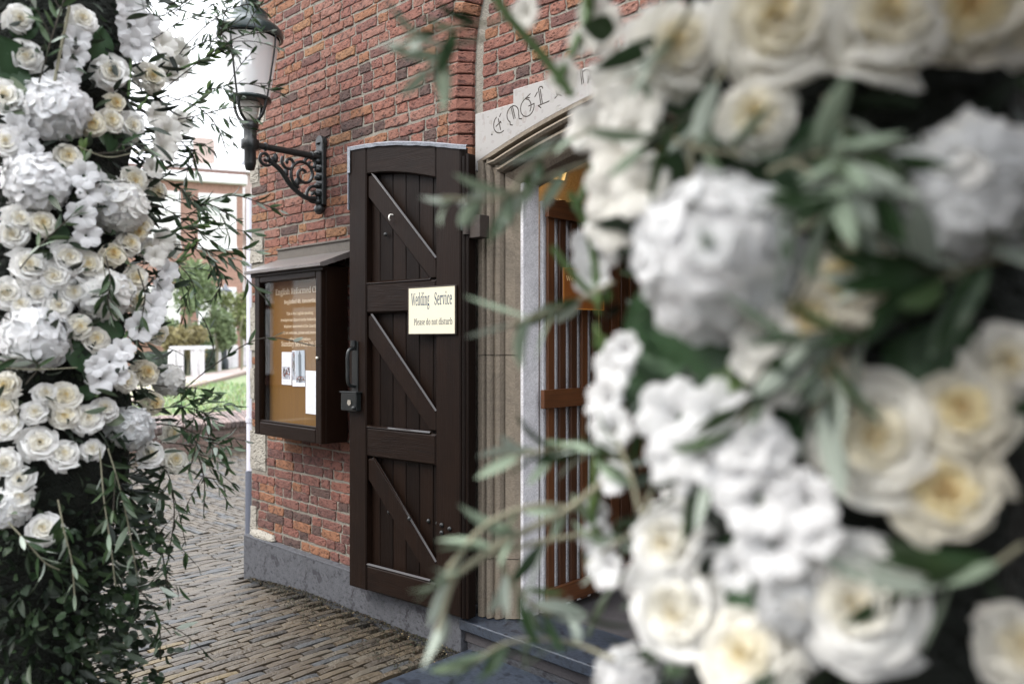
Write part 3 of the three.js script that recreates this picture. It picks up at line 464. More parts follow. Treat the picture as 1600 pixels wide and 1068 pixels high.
  paper('leaflet with a grey picture of a tower pinned inside the notice board', .02, .388, .13, .20, (c, W, H) => { c.fillStyle = '#dfe3ec'; c.fillRect(0, 0, W, H); c.fillStyle = '#9aa4ae'; c.fillRect(70, 0, 186, H * .9); pic(c, 4, 10, 60, H * .8); c.fillStyle = '#4a525a'; c.fillRect(130, 60, 60, H * .75); c.beginPath(); c.moveTo(125, 62); c.lineTo(160, 0); c.lineTo(195, 62); c.fill(); pic(c, 80, H * .72, 170, H * .16); }, .03);
  paper('narrow white typed sheet pinned low inside the notice board', .15, .26, .11, .235, (c, W, H) => { c.fillStyle = '#dcdee6'; c.fillRect(0, 0, W, H); lines(c, 20, 30, 210, 30, 16); });
}

// ------------------------------------------------------------------ wall lantern on its scrolled bracket
{
  const X0 = -3.87, t = thing('wall_lantern', 'black iron street lantern with tapered glass on a scrolled wall bracket', 'lantern', V3(X0, 2.28, 0));
  const RY = .25; // rod height above the bracket foot
  part('wall_plate', [bx(.07, .36, .03, 0, .16, .018, .008), ...[0, 1, 2, 3, 4, 5, 6].map((i) => new THREE.SphereGeometry(.022, 8, 6).scale(1.1, .8, 1).translate(0, .0 + i * .045, .04)), new THREE.CylinderGeometry(.036, .036, .03, 14).rotateX(PI / 2).translate(0, .335, .018), new THREE.SphereGeometry(.03, 10, 8).translate(0, -.04, .03)], M.iron, t);
  part('rod', [new THREE.CylinderGeometry(.017, .019, .40, 12).rotateX(PI / 2).translate(0, RY, .22), new THREE.TorusGeometry(.019, .006, 6, 14).translate(0, RY, .08), new THREE.TorusGeometry(.019, .006, 6, 14).translate(0, RY, .36)], M.iron, t);
  const scroll = (cz, cy, r0, turns, dir, start) => { const p = []; for (let i = 0; i <= 26; i++) { const a = start + dir * turns * 2 * PI * i / 26, r = r0 * (1 - .8 * i / 26); p.push(V3(0, cy + r * Math.sin(a), cz + r * Math.cos(a))); } return tube(p, .009, 40, 6); };
  part('main_brace', tube([V3(0, .015, .05), V3(0, .015, .12), V3(0, .07, .21), V3(0, .14, .27), V3(0, .185, .34)], .014, 24, 8), M.iron, t);
  for (const a of [[.13, .14, .085, 1.6, 1, -1.2], [.065, .03, .055, 1.3, -1, 2], [.36, .19, .045, 1.4, 1, 2.8], [.22, .19, .045, 1.2, -1, .6], [.085, .205, .04, 1.2, 1, 0]]) part('scroll', scroll(...a), M.iron, t);
  part('leaf_ornament', [[.24, .13], [.17, .09], [.30, .2]].map(([z, y]) => new THREE.SphereGeometry(.02, 8, 6).scale(.7, 1.3, .8).translate(0, y, z)), M.iron, t);
  // lantern body: local y from bracket foot
  const lp = (pts) => lathe(pts).translate(0, 0, .446);
  part('post', lp([[.0, .11], [.022, .115], [.03, .15], [.03, .22], [.046, .225], [.046, .27], [.034, .275], [.034, .33], [.042, .335], [.042, .36], [.02, .37], [0, .372]]), M.iron, t);
  part('collar', lp([[.032, .372], [.036, .38], [.05, .46], [.052, .464]]), std(.42, .40, .36, { roughness: .5 }), t);
  part('ring', [lp([[.05, .462], [.095, .468], [.108, .475], [.108, .488], [.098, .49]])], M.greenIron, t);
  part('lamp_glass', lp([[.098, .49], [.146, .79]]), M.lampGlass, t);
  part('bulb', lp([[0, .66], [.03, .655], [.038, .62], [.032, .54], [.02, .50], [0, .50]]), M.bulb, t);
  part('reflector', lp([[.02, .78], [.14, .792], [.05, .80], [.0, .80]]), std(.62, .60, .56, { roughness: .5 }), t);
  for (let i = 0; i < 4; i++) { const a = PI / 4 + i * PI / 2 + .35, c = Math.cos(a), s = Math.sin(a); part('frame_rod', tube([V3(.105 * c, .48, .446 + .105 * s), V3(.128 * c, .60, .446 + .128 * s), V3(.152 * c, .74, .446 + .152 * s), V3(.158 * c, .80, .446 + .158 * s)], .005, 12, 6), M.iron, t); part('arm', tube([V3(.03 * c, .36, .446 + .03 * s), V3(.07 * c, .39, .446 + .07 * s), V3(.09 * c, .43, .446 + .09 * s), V3(.1 * c, .475, .446 + .1 * s)], .008, 12, 6), M.iron, t); }
  part('cap', lp([[.0, .99], [.03, .985], [.05, .95], [.085, .935], [.09, .90], [.15, .855], [.166, .835], [.168, .80], [.158, .795], [.15, .80]]), M.greenIron, t);
  part('chimney', lp([[0, 1.10], [.02, 1.09], [.035, 1.06], [.03, 1.02], [.05, .985], [.05, .95]]), M.greenIron, t);
}

// ------------------------------------------------------------------ garden court beyond the corner
{
  const gb = struct('lawn', (() => { const g = new THREE.PlaneGeometry(40, 20, 60, 40).rotateX(-PI / 2).translate(-30.9, .47, -8.2); return muv(g); })(), std(.22, .27, .14, { map: grainMap, bumpMap: grainBump, bumpScale: .02 }));
  const gr = rng(9), blade = new THREE.PlaneGeometry(.02, .06).translate(0, .03, 0), N = 9000, im = shade(new THREE.InstancedMesh(blade, phy(1, 1, 1, { transmission: .2, thickness: 0, roughness: .7 }), N)), o = new THREE.Object3D(), c = new THREE.Color();
  for (let i = 0; i < N; i++) { o.position.set(-11 - 15 * gr() ** 1.4, .47, -7 + 7 * gr()); o.rotation.set((gr() - .5) * .8, gr() * 6, 0); o.scale.setScalar(.6 + gr() * .7); o.updateMatrix(); im.setMatrixAt(i, o.matrix); im.setColorAt(i, c.setRGB(.18 + .10 * gr(), .25 + .12 * gr(), .11 + .06 * gr())); }
  im.name = 'grass'; tag(im, 'short pale green grass of the lawn behind the low brick wall', 'grass'); im.userData.kind = 'stuff'; scene.add(im);
  // low wall with coping of bricks on edge
  const t = thing('garden_wall', 'low brick garden wall with coping of bricks on edge, in front of the lawn', 'garden wall', V3(-10.5, 0, 0)), r = rng(31);
  part('mortar_bed', bx(.28, .38, 13, -.17, .15, -2), M.mortar, t);
  const lowM = [[.20, .14, .12], [.17, .125, .11], [.24, .165, .135], [.27, .215, .2], [.22, .18, .17], [.3, .23, .21]].map((q) => std(...q, BK));
  for (let k = 0; k < 6; k++) for (let z = -6.6; z < 1.5; z += .21) { const m = part('brick', stretchers[(k * 7 + Math.floor((z + 9) * 5)) % 9], lowM[Math.floor(r() * 3)], t, { pos: V3(-.022, .02 + k * .057, z + (k % 2) * .1) }); m.rotation.y = PI / 2; }
  for (let z = -6.6; z < 1.6; z += .062) { const m = part('coping_brick', bx(.40, .09, .052, 0, 0, 0, .008), lowM[3 + Math.floor(r() * 3)], t, { pos: V3(-.17, .415 + (r() - .5) * .008, z) }); m.rotation.z = -.32; }
  // path edge and pale path in front of the fence
  const strip = (nm, pts, mat) => { const P = [], I = []; pts.forEach((q) => P.push(...q)); for (let i = 0; i < pts.length / 2 - 1; i++) { const a = i * 2; I.push(a, a + 1, a + 2, a + 1, a + 3, a + 2); } const g = new THREE.BufferGeometry(); g.setAttribute('position', new THREE.Float32BufferAttribute(P, 3)); g.setIndex(I); g.computeVertexNormals(); return struct(nm, muv(g), mat); };
  const gp = (px, py, y) => { const d = pixDir(px, py); return EYE.clone().addScaledVector(d, (y - EYE.y) / d.y); };
  const A = gp(240, 622, .48), B = gp(398, 580, .48), C = gp(240, 596, .48), D = gp(398, 571, .48), ext = (p, q, k) => q.clone().addScaledVector(q.clone().sub(p), k);
  const A2 = ext(B, A, .6), B2 = ext(A, B, .8), C2 = ext(D, C, .6), D2 = ext(C, D, .8);
  strip('path', [A2, C2, B2, D2].map((v) => [v.x, .488, v.z]), std(.52, .43, .40, { map: grainMap }));
  const kd = B2.clone().sub(A2), kl = kd.length(), kerb = thing('path_kerb', 'low brown kerb between the lawn and the pale path', 'kerb', A2.clone().lerp(B2, .5).setY(.49)); part('kerb_stone', bx(kl, .12, .14, 0, 0, 0, .01), std(.20, .15, .12, { map: grainMap }), kerb); kerb.rotation.y = -Math.atan2(kd.z, kd.x);
  // fence: white posts with a top rail in front of a dark hedge, running away along the path
  const posts = [[268, 593], [281, 590], [303, 588], [314, 586], [341, 579], [357, 576], [363, 575], [368, 574], [381, 572], [392, 570]];
  const f = thing('garden_fence', 'white post fence with top rail in front of the dark clipped hedge', 'fence', gp(330, 583, .49));
  const at0 = f.position; const fp = posts.map(([x, y]) => gp(x, y, .49).sub(at0));
  fp.forEach((p) => part('post', bx(.15, .82, .15, 0, .41, 0, .015), M.plaster, f, { pos: p }));
  for (let i = 0; i < fp.length - 1; i++) { const a = fp[i], b = fp[i + 1], d = b.clone().sub(a); const m = part('rail', bx(d.length(), .10, .12, 0, 0, 0, .01), M.plaster, f, { pos: a.clone().lerp(b, .5).setY(.84) }); m.rotation.y = -Math.atan2(d.z, d.x); }
  const hp = fp[0].clone().add(at0), hq = fp[9].clone().add(at0), hd = hq.clone().sub(hp), hn = V3(hd.z, 0, -hd.x).normalize(); if (hn.x > 0) hn.negate();
  const rl = rng(50);
  function leafMass(name, label, cat, pos, n, size, place, colors, kind, parent) {
    const q = new THREE.PlaneGeometry(size, size * .55); const P = [], N2 = [], U = [], Cc = [], mtx = new THREE.Matrix4(), e = new THREE.Euler(), v = new THREE.Vector3();
    const base = plain(q);
    for (let i = 0; i < n; i++) { const s = place(rl); e.set(rl() * 6.28, rl() * 6.28, rl() * 6.28); mtx.makeRotationFromEuler(e); const col = colors[Math.floor(rl() * colors.length)], k = .6 + rl() * .8; for (let j = 0; j < 6; j++) { v.fromBufferAttribute(base.attributes.position, j).multiplyScalar(k).applyMatrix4(mtx).add(s); P.push(v.x, v.y, v.z); v.set(0, 0, 1).applyMatrix4(mtx); N2.push(v.x, v.y, v.z); U.push(0, 0); Cc.push(...col); } }
    const g = new THREE.BufferGeometry(); g.setAttribute('position', new THREE.Float32BufferAttribute(P, 3)); g.setAttribute('normal', new THREE.Float32BufferAttribute(N2, 3)); g.setAttribute('uv', new THREE.Float32BufferAttribute(U, 2)); g.setAttribute('color', new THREE.Float32BufferAttribute(Cc, 3));
    return part(name, g, new THREE.MeshPhysicalMaterial({ vertexColors: true, transmission: .25, thickness: 0, roughness: .7, side: THREE.DoubleSide }), parent);
  }
  const hl = hd.length(), hu = hd.clone().normalize(), hed = thing('clipped_hedge', 'dark green clipped hedge behind the white fence', 'hedge', hp.clone().addScaledVector(hn, .75));
  part('dense_core', (() => { const g = bx(hl, .62, .5, hl / 2, .33, 0, .05); g.rotateY(-Math.atan2(hd.z, hd.x)); return g; })(), std(.03, .045, .03), hed);
  leafMass('foliage', '', '', null, 5000, .09, (r) => { const a = r() * hl, side = r(); const q = hu.clone().multiplyScalar(a); return q.add(hn.clone().multiplyScalar((side < .5 ? -1 : 1) * .27 * (side > .3 && side < .7 ? r() : 1))).setY(side > .3 && side < .7 ? .62 + r() * .08 : r() * .66); }, [[.035, .06, .04], [.05, .08, .055], [.06, .09, .05]], null, hed);
  const bushes = [[297, 478, 1.0, 26, 'pale green shrub rising behind the fence beside the brick house', [.13, .18, .075], 2600, 1.35], [338, 500, .7, 27, 'light green rounded shrub behind the fence, between house and lamp post', [.15, .20, .09], 1900, 1.0], [377, 500, .75, 29, 'yellow green shrub behind the fence beside the wall corner', [.18, .21, .08], 1600, 1.1], [292, 535, .6, 25, 'low autumn-tinted shrub above the fence beside the brick house', [.20, .17, .07], 1100, .5]];
  for (const [px, py, rad, dep, label, col, n, rv] of bushes) {
    const p = at(px, py, dep), t2 = thing('garden_shrub', label, 'shrub', V3(p.x, .45, p.z), 'garden shrubs behind the fence'); const hgt = p.y - .45;
    part('stem', [tube([V3(0, 0, 0), V3(.05, hgt * .5, 0), V3(-.03, hgt, .05)], .05, 8, 6), tube([V3(0, hgt * .4, 0), V3(.3, hgt * .8, .2), V3(.4, hgt * 1.1, .1)], .03, 8, 5), tube([V3(0, hgt * .4, 0), V3(-.3, hgt * .8, -.1), V3(-.35, hgt * 1.2, .1)], .03, 8, 5)], twig, t2);
    const lobes = Array.from({ length: 9 }, () => V3((rl() - .5) * 1.5 * rad, hgt + (rl() - .5) * 1.5 * rv, (rl() - .5) * 1.5 * rad));
    leafMass('crown', '', '', null, n, .12, (r) => { const L = lobes[Math.floor(r() * 9)]; const d = V3(r() - .5, r() - .5, r() - .5).normalize().multiplyScalar(rad * .5 * r() ** .4); return d.add(L); }, [col, col.map((k) => k * .75), col.map((k) => k * 1.25)], null, t2);
  }
  // lamp post
  { const p = gp(352, 577, .49), t2 = thing('lamp_post', 'grey garden lamp post with glass lantern standing before the far houses', 'lamp post', p), H = 2.9;
    part('post', lathe([[.0, 0], [.12, 0], [.11, .35], [.06, .42], [.055, H - .75], [.08, H - .7], [.05, H - .6], [0, H - .6]], 14), std(.05, .06, .07, { roughness: .4 }), t2);
    part('lantern_glass', lathe([[.12, H - .6], [.2, H - .05]], 6), M.lampGlass, t2); part('cap', lathe([[0, H + .28], [.05, H + .22], [.09, H + .1], [.24, H], [.22, H - .05], [0, H - .04]], 14), std(.08, .09, .11, { roughness: .4 }), t2); }
  // houses round the court
  const houseMat = std(.40, .24, .185, { map: brickMap }), paleMat = std(.52, .42, .37, { map: brickMap }), whiteM = std(.80, .80, .80, {}), whiteBackingM = std(.72, .71, .68, {});  // pale sheet added behind far window glass so the bright panes read white
  function house(label, px, depth, w, h, yaw, mat, wins, extra) {
    const p = at(px, 534, depth), t2 = thing('court_house', label, 'house', V3(p.x, .3, p.z), 'houses round the court'); t2.rotation.y = yaw;
    part('wall', muv(new THREE.BoxGeometry(w, h, 5).translate(0, h / 2, -2.5)), mat, t2);
    for (const [x, y, a, b, bars] of wins) { const g = new THREE.Group(); g.name = 'window' + (t2.children.filter((q) => q.name.startsWith('window')).length ? '_' + String(t2.children.filter((q) => q.name.startsWith('window')).length).padStart(3, '0') : ''); g.position.set(x, y, 0); t2.add(g);
      part('frame', [bx(a + .2, .14, .12, 0, b / 2 + .03, .03), bx(a + .3, .12, .2, 0, -b / 2 - .03, .06), bx(.14, b, .12, -a / 2 - .03, 0, .03), bx(.14, b, .12, a / 2 + .03, 0, .03), bx(a, .09, .10, 0, b * .18, .03), bx(.06, b, .09, 0, 0, .028), bx(a, .05, .08, 0, -b * .18, .026)], whiteM, g); part('white_backing', new THREE.PlaneGeometry(a, b).translate(0, 0, .004), whiteBackingM, g); part('pane', new THREE.PlaneGeometry(a, b).translate(0, 0, .02), M.glass, g); }  // pale sheet added behind each pane keeps the window white
    if (extra) extra(t2); return t2;
  }
  const roofM = std(.20, .13, .11, { map: brickMap }), greyRoof = std(.42, .44, .5, { map: grainMap });
  const gable = (w, h, rise, dep, mat, wall2) => (t2) => { part('gable', extr([[-w / 2, h], [w / 2, h], [0, h + rise]], .3).translate(0, 0, -.3), wall2, t2); const L = Math.hypot(w / 2, rise) + .25, a = Math.atan2(rise, w / 2); for (const s of [-1, 1]) part('roof', bx(L, .14, dep, 0, 0, 0, .02).rotateZ(-s * a).translate(s * (w / 4 + .06), h + rise / 2 + .02, -dep / 2 + .15), mat, t2); };
  house('tall red brick house with large white windows beside the flowers', 290, 31, 4.2, 7.6, 1.15, houseMat, [[1.15, 5.9, 1.2, 2.0], [-.9, 5.9, 1.2, 2.0], [1.15, 2.3, 1.2, 1.9], [-.9, 2.3, 1.2, 1.9]], (t2) => { part('cornice', bx(4.5, .35, .5, 0, 7.6, 0, .04), whiteM, t2); part('roof', bx(4.4, .2, 5, 0, 7.85, -2.4), roofM, t2); const b = new THREE.Group(); b.name = 'wall_lamp'; t2.add(b); part('arm', bx(.05, .05, .6, -.2, 3.0, .3), M.iron, b); });
  house('pale pink house with broad white windows behind the lamp post', 352, 37, 5.2, 9.2, 1.0, paleMat, [[-1.6, 7.3, 1.1, 1.9], [.1, 7.3, 1.3, 1.9], [1.8, 7.3, 1.1, 1.9], [-1.6, 4.6, 1.1, 1.9], [.1, 4.6, 1.3, 1.9], [1.8, 4.6, 1.1, 1.9], [-1.6, 1.7, 1.1, 1.8], [.1, 1.7, 1.3, 1.8], [1.8, 1.7, 1.1, 1.8]], (t2) => { part('cornice', bx(5.5, .3, .5, 0, 9.2, 0, .04), whiteM, t2); part('chimney', bx(.9, 1.6, .8, -1.1, 10.0, -1.2, .03), paleMat, t2); });
  house('white gabled house with grey roof showing beside the wall corner', 400, 44, 5.5, 8.2, .9, whiteM, [[-1.4, 6.2, 1.1, 1.8], [.9, 6.2, 1.1, 1.8], [-1.4, 3, 1.1, 1.8], [.9, 3, 1.1, 1.8]], gable(5.5, 8.2, 3.6, 5, greyRoof, whiteM));
  house('white rendered house at the far end of the court, half hidden by the flowers', 225, 34, 5, 6.5, 1.25, whiteM, [[-1.2, 4.6, 1.1, 1.8], [1.2, 4.6, 1.1, 1.8], [-1.2, 1.8, 1.1, 1.8], [1.2, 1.8, 1.1, 1.8]], gable(5, 6.5, 2.2, 5, greyRoof, whiteM));
  // house across the lane, behind the photographer: it shows as white window bars mirrored in the notice board
  const oh = thing('lane_house', 'brick house with tall white windows across the lane, mirrored in the glazed notice board', 'house', V3(-20, 0, 12)); oh.rotation.y = PI;
  part('wall', muv(new THREE.BoxGeometry(46, 5.2, 5).translate(0, 2.6, -2.5)), std(.25, .12, .09, { map: brickMap }), oh);
  for (let i = 0; i < 15; i++) for (const y of [1.5, 3.9]) { const x = -20.3 + i * 2.9, nm = oh.children.filter((q) => q.name.startsWith('window')).length, g = new THREE.Group(); g.name = 'window' + (nm ? '_' + String(nm).padStart(3, '0') : ''); g.position.set(x, y, 0); oh.add(g); part('frame', [bx(1.5, .16, .12, 0, 1.05, .03), bx(1.6, .12, .2, 0, -1.05, .06), bx(.16, 2, .12, -.65, 0, .03), bx(.16, 2, .12, .65, 0, .03), bx(1.2, .1, .1, 0, .3, .03), bx(.08, 2, .09, 0, 0, .028)], whiteM, g); part('white_backing', new THREE.PlaneGeometry(1.2, 2).translate(0, 0, .004), whiteBackingM, g); part('pane', new THREE.PlaneGeometry(1.2, 2).translate(0, 0, .02), M.glass, g); }  // same pale sheet added behind these panes
}

// ------------------------------------------------------------------ flowers: shapes
function grid(nu, nv, fn) { const P = [], U = [], I = []; for (let j = 0; j <= nv; j++) for (let i = 0; i <= nu; i++) { P.push(...fn(i / nu * 2 - 1, j / nv)); U.push(i / nu, j / nv); } for (let j = 0; j < nv; j++) for (let i = 0; i < nu; i++) { const a = j * (nu + 1) + i, b = a + nu + 1; I.push(a, a + 1, b + 1, a, b + 1, b); } const g = new THREE.BufferGeometry(); g.setAttribute('position', new THREE.Float32BufferAttribute(P, 3)); g.setAttribute('uv', new THREE.Float32BufferAttribute(U, 2)); g.setIndex(I); g.computeVertexNormals(); return g; }
const bez = (a, b, c, t) => (1 - t) * (1 - t) * a + 2 * t * (1 - t) * b + t * t * c;
// rose petal: a piece of a cup round the z axis; [r0,h0] foot, [r1,h1] belly, [r2,h2] lip; spiral pulls one edge inwards; roll turns the lip over
function rosePetal(k, w, roll, spiral, rag, seed) { const [r0, h0, r1, h1, r2, h2] = k, q = rng(seed), p1 = q() * 6, p2 = q() * 6, tip = (.10 + .16 * q()) * rag, off = (q() - .5) * .5, bump = q() * .5;
  return grid(10, 9, (s, t) => { const e = Math.abs(s), T = t * (1 - .40 * e ** 2.4 + tip * Math.max(0, 1 - Math.abs(s - off) * 1.6)), wid = w * (.45 + .62 * Math.sin(Math.min(1, t * 1.05) * PI * .58)), ph = s * wid; const lip = sstep(.55, 1.05, t), fr = rag * lip;
    let r = bez(r0, r1, r2, Math.min(T, 1.15)) * (1 + spiral * s), h = bez(h0, h1, h2, Math.min(T, 1.15));
    r += roll * lip * lip * (.09 + .09 * e * e * rag) + fr * (.022 * Math.sin(s * 7 + p1) + .05 * bump * s);
    h += -roll * lip * lip * (.05 + .12 * e * e * rag) + fr * (.03 * Math.sin(s * 5 + p2) + .02 * Math.sin(s * 11 + p1)) + .05 * lip * (1 - e) * rag * .5;
    return [r * Math.cos(ph), r * Math.sin(ph), h]; }); }
function roseDef(o, seed) { // layers of [count, profile, half width, roll, spiral, ragged, material 0..2]
  const lip = [[.04, .46], [.10, .45], [.17, .44], [.26 + .02 * o, .42], [.36 + .04 * o, .40], [.47 + .08 * o, .37 - .03 * o], [.60 + .13 * o, .30 - .07 * o], [.74 + .20 * o, .20 - .12 * o], [.86 + .26 * o, .05 - .14 * o], [.92 + .30 * o, -.14 - .10 * o]];
  const lay = [[2, 1.9, .1, .55, .2, 2], [3, 1.3, .3, .34, .2, 2], [3, 1.25, .45, .28, .3, 2], [4, 1.0, .7, .22, .4, 1], [4, 1.05, .9, .2, .6, 1], [5, .85, 1.1, .17, .8, 1], [5, .85, 1.3, .14, 1, 0], [5, .80, 1.5, .1, 1.2, 0], [5, .80, 1.6, .07, 1.4, 0], [4, .80, 1.6, .05, 1.5, 0]];
  return lay.map(([n, w, c, sp, rag, m], i) => { const [r2, h2] = lip[i], dep = .2 + .04 * i, r0 = Math.max(.01, r2 * (i < 5 ? .72 : .55) - .03), k = [r0, h2 - dep, lerp(r0, r2, .8) + .03, h2 - dep * .45, r2, h2]; return { n, m, j: .06 + .02 * i, geos: [0, 1, 2, 3].map((v) => rosePetal(k, w, c, sp, rag, seed * 50 + i * 7 + v)) }; });
}
const roseDefs = [roseDef(.0, 1), roseDef(.45, 2), roseDef(.85, 3)], budDef = roseDef(-.5, 4).slice(0, 8);
const qTo = (dir) => new THREE.Quaternion().setFromUnitVectors(V3(0, 0, 1), dir.clone().normalize());
let bloomSeed = 1000;
function rose(label, p, dir, diam, tone, group, kind) {
  const r = rng(bloomSeed++), def = kind === 'bud' ? budDef : roseDefs[kind ?? Math.floor(r() * 3)], t = thing('rose', label, 'rose', p, group); t.quaternion.copy(qTo(dir)); const ro = r() * 6;
  const s = diam / (kind === 'bud' ? 1.3 : [1.95, 2.25, 2.55][roseDefs.indexOf(def)]); t.scale.setScalar(s);
  part('heart', new THREE.SphereGeometry(.42, 12, 8).scale(1, 1, .9), roseMats[tone][1], t, { pos: V3(0, 0, -.08) });
  def.forEach((L, i) => { for (let k = 0; k < L.n; k++) { const m = part('petal', L.geos[Math.floor(r() * 4)], roseMats[tone][L.m === 0 ? 0 : L.m === 1 ? 1 : 2], t); m.rotation.set((r() - .5) * 2 * L.j, (r() - .5) * 2 * L.j, ro + i * .9 + (k + (r() - .5) * .3) / L.n * 2 * PI); m.scale.setScalar(1 + (r() - .5) * L.j); } });
  part('calyx', new THREE.SphereGeometry(.2, 8, 6).scale(1, 1, 1.2).translate(0, 0, -.62), stemGreen, t); return t;
}
// hydrangea floret: four broad petals
const floretGeos = [1, 2, 3, 4].map((sd) => { const q = rng(sd * 13); return mg([0, 1, 2, 3].map((k) => { const a = k * PI / 2 + (q() - .5) * .25, tw = (q() - .5) * .25, cup = .12 + q() * .3, g = grid(4, 4, (s, t) => { const w = .62 * Math.sin(Math.min(1, t * .82 + .12) * PI) ** .7, x = .06 + t * .95, y = s * w; return [x, y, cup * t * t * .6 - .14 * s * s * t + tw * y * t + .05 * Math.sin(s * 4 + k + sd) * t]; }); return g.rotateZ(a); })); });
function hydrangea(label, p, dir, diam, group, mat = 0) {
  const r = rng(bloomSeed++), t = thing('hydrangea', label, 'hydrangea', p, group); t.quaternion.copy(qTo(dir)); const R = diam / 2, n = 76; t.rotateZ(r() * 6);
  part('flower_core', new THREE.SphereGeometry(R * .72, 14, 10), std(.30, .33, .20), t);
  for (let i = 0; i < n; i++) { const z = 1 - 1.45 * (i + .5) / n, a = i * 2.399963 + (r() - .5) * .3, q = Math.sqrt(Math.max(0, 1 - z * z)), bump = .9 + .10 * perlin.noise(q * Math.cos(a) * 2.6 + bloomSeed, q * Math.sin(a) * 2.6, z * 2.6) + r() * .08, d = V3(q * Math.cos(a), q * Math.sin(a), z), m = part('floret', floretGeos[Math.floor(r() * 4)], hydMats[(mat + (r() < .2 ? 1 : 0)) % 3], t, { pos: d.clone().multiplyScalar(R * bump * .93) }); m.quaternion.copy(qTo(d.clone().add(V3((r() - .5) * .7, (r() - .5) * .7, (r() - .5) * .7)))); m.rotateZ(r() * 6); m.scale.setScalar(R * (.26 + r() * .08)); }
  return t;
}
// gladiolus floret: six ruffled petals opening from a throat
const gladGeos = [1, 2, 3].map((sd) => { const q = rng(sd * 71); return mg([0, 1, 2, 3, 4, 5].map((k) => { const a = k * PI / 3 + (q() - .5) * .15, inn = k % 2, g = grid(6, 6, (s, t) => { const w = (.08 + (inn ? .36 : .44) * Math.sin(Math.min(1, t * .85 + .08) * PI) ** .8), r = .08 + .92 * t ** 1.2, z = -.65 + .95 * t ** .55 - .25 * t * t + (inn ? .05 : 0) + .06 * Math.sin(s * 7 + k * 2 + sd) * t * t; return [r, s * w, z - .1 * s * s * t]; }); return g.rotateZ(a); })); });
const budGeo = new THREE.SphereGeometry(1, 8, 8).scale(.32, .32, 1).translate(0, 0, .6);
function gladiolus(label, pts, florets, buds, group, mat = 0) { // pts: stem points; florets: [position, direction, diameter]
  const o = pts[0], t = thing('gladiolus', label, 'gladiolus', o, group), r = rng(bloomSeed++); const loc = pts.map((p) => p.clone().sub(o));
  part('stem', tube(loc, .0045, 20, 6), stemGreen, t);
  for (const [p, d, s] of florets) { const m = part('floret', gladGeos[Math.floor(r() * 3)], gladMats[mat], t, { pos: p.clone().sub(o) }); m.quaternion.copy(qTo(d)); m.rotateZ(r() * 6); m.scale.setScalar(s / 2); }
  const c = new THREE.CatmullRomCurve3(loc); for (let i = 0; i < buds; i++) { const u = 1 - i / buds * .45, q = c.getPoint(u), tn = c.getTangent(u), sd = V3(r() - .5, r() - .5, r() - .5).cross(tn).normalize(); const m = part('bud', budGeo, i > buds * .7 ? paleLeaf : budGreen, t, { pos: q.addScaledVector(sd, .006) }); m.quaternion.copy(qTo(tn.clone().addScaledVector(sd, .5))); m.scale.setScalar(.011 + .009 * i / buds); }
  return t;
}
// lance-shaped olive leaf along +x, folded along the midrib
const leafGeos = [1, 2, 3, 4, 5, 6, 7].map((sd) => { const q = rng(sd * 5), bend = (q() - .3) * .6, tw = (q() - .5) * .9; return grid(2, 6, (s, t) => { const w = .118 * Math.sin(Math.min(1, t * .97 + .015) * PI) ** .75, y = s * w, z = -bend * t * t + Math.abs(s) * w * .35; const a = tw * t; return [t, y * Math.cos(a) - z * Math.sin(a) * .3, z * Math.cos(a) + y * Math.sin(a)]; }); });
const xTo = (dir, roll) => new THREE.Quaternion().setFromUnitVectors(V3(1, 0, 0), dir.clone().normalize()).multiply(new THREE.Quaternion().setFromAxisAngle(V3(1, 0, 0), roll));
function branch(label, pts, n, len, silver, group, o = {}) { // pts: world points of the twig
  const b = pts[0], t = thing('olive_branch', label, 'olive branch', b, group), r = rng(bloomSeed++), loc = pts.map((p) => p.clone().sub(b)), c = new THREE.CatmullRomCurve3(loc), L = c.getLength();
  const twigs = [c]; part('stem', new THREE.TubeGeometry(c, 24, o.rad ?? .0019, 6), o.pale ? twig : twigDark, t);
  for (let k = 0; k < (o.side ?? 0); k++) { const u = .2 + .6 * (k + r() * .6) / (o.side), q = c.getPoint(u), tn = c.getTangent(u), sd = V3(r() - .5, r() - .5, r() - .5).cross(tn).normalize(), l2 = L * (.28 + .2 * r()); const e = q.clone().addScaledVector(tn, l2 * .7).addScaledVector(sd, l2 * .65).add(V3(0, -.12 * l2, 0)), c2 = new THREE.CatmullRomCurve3([q, q.clone().lerp(e, .5).add(V3(0, .06 * l2, 0)), e]); twigs.push(c2); part('stem', new THREE.TubeGeometry(c2, 10, .0013, 5), twigDark, t); }
  const tot = twigs.reduce((a, q) => a + q.getLength(), 0);
  for (const q of twigs) { const m = Math.max(3, Math.round(n * q.getLength() / tot)); for (let i = 0; i < m; i++) { const u = clamp((o.from ?? .12) + (1 - (o.from ?? .12)) * (Math.floor(i / 2) * 2 + 1 + r() * .6) / m, 0, 1), p = q.getPoint(u), tn = q.getTangent(u), sd = V3(r() - .5, r() - .5, r() - .5).cross(tn).normalize().multiplyScalar(i % 2 ? 1 : -1); const last = i === m - 1; const d = tn.clone().multiplyScalar(last ? 1 : .75).addScaledVector(sd, last ? .1 : .65).add(V3(0, -.22 + .2 * r(), 0)); const lf = part('leaf', leafGeos[Math.floor(r() * 7)], r() < silver ? (r() < .5 ? oliveMats[2] : oliveMats[4]) : oliveMats[[0, 1, 3][Math.floor(r() * 3)]], t, { pos: p }); lf.quaternion.copy(xTo(d, r() * 6.28)); lf.scale.setScalar(len * (.7 + r() * .5) * (u > .9 ? .75 : 1)); } }
  return t;
}
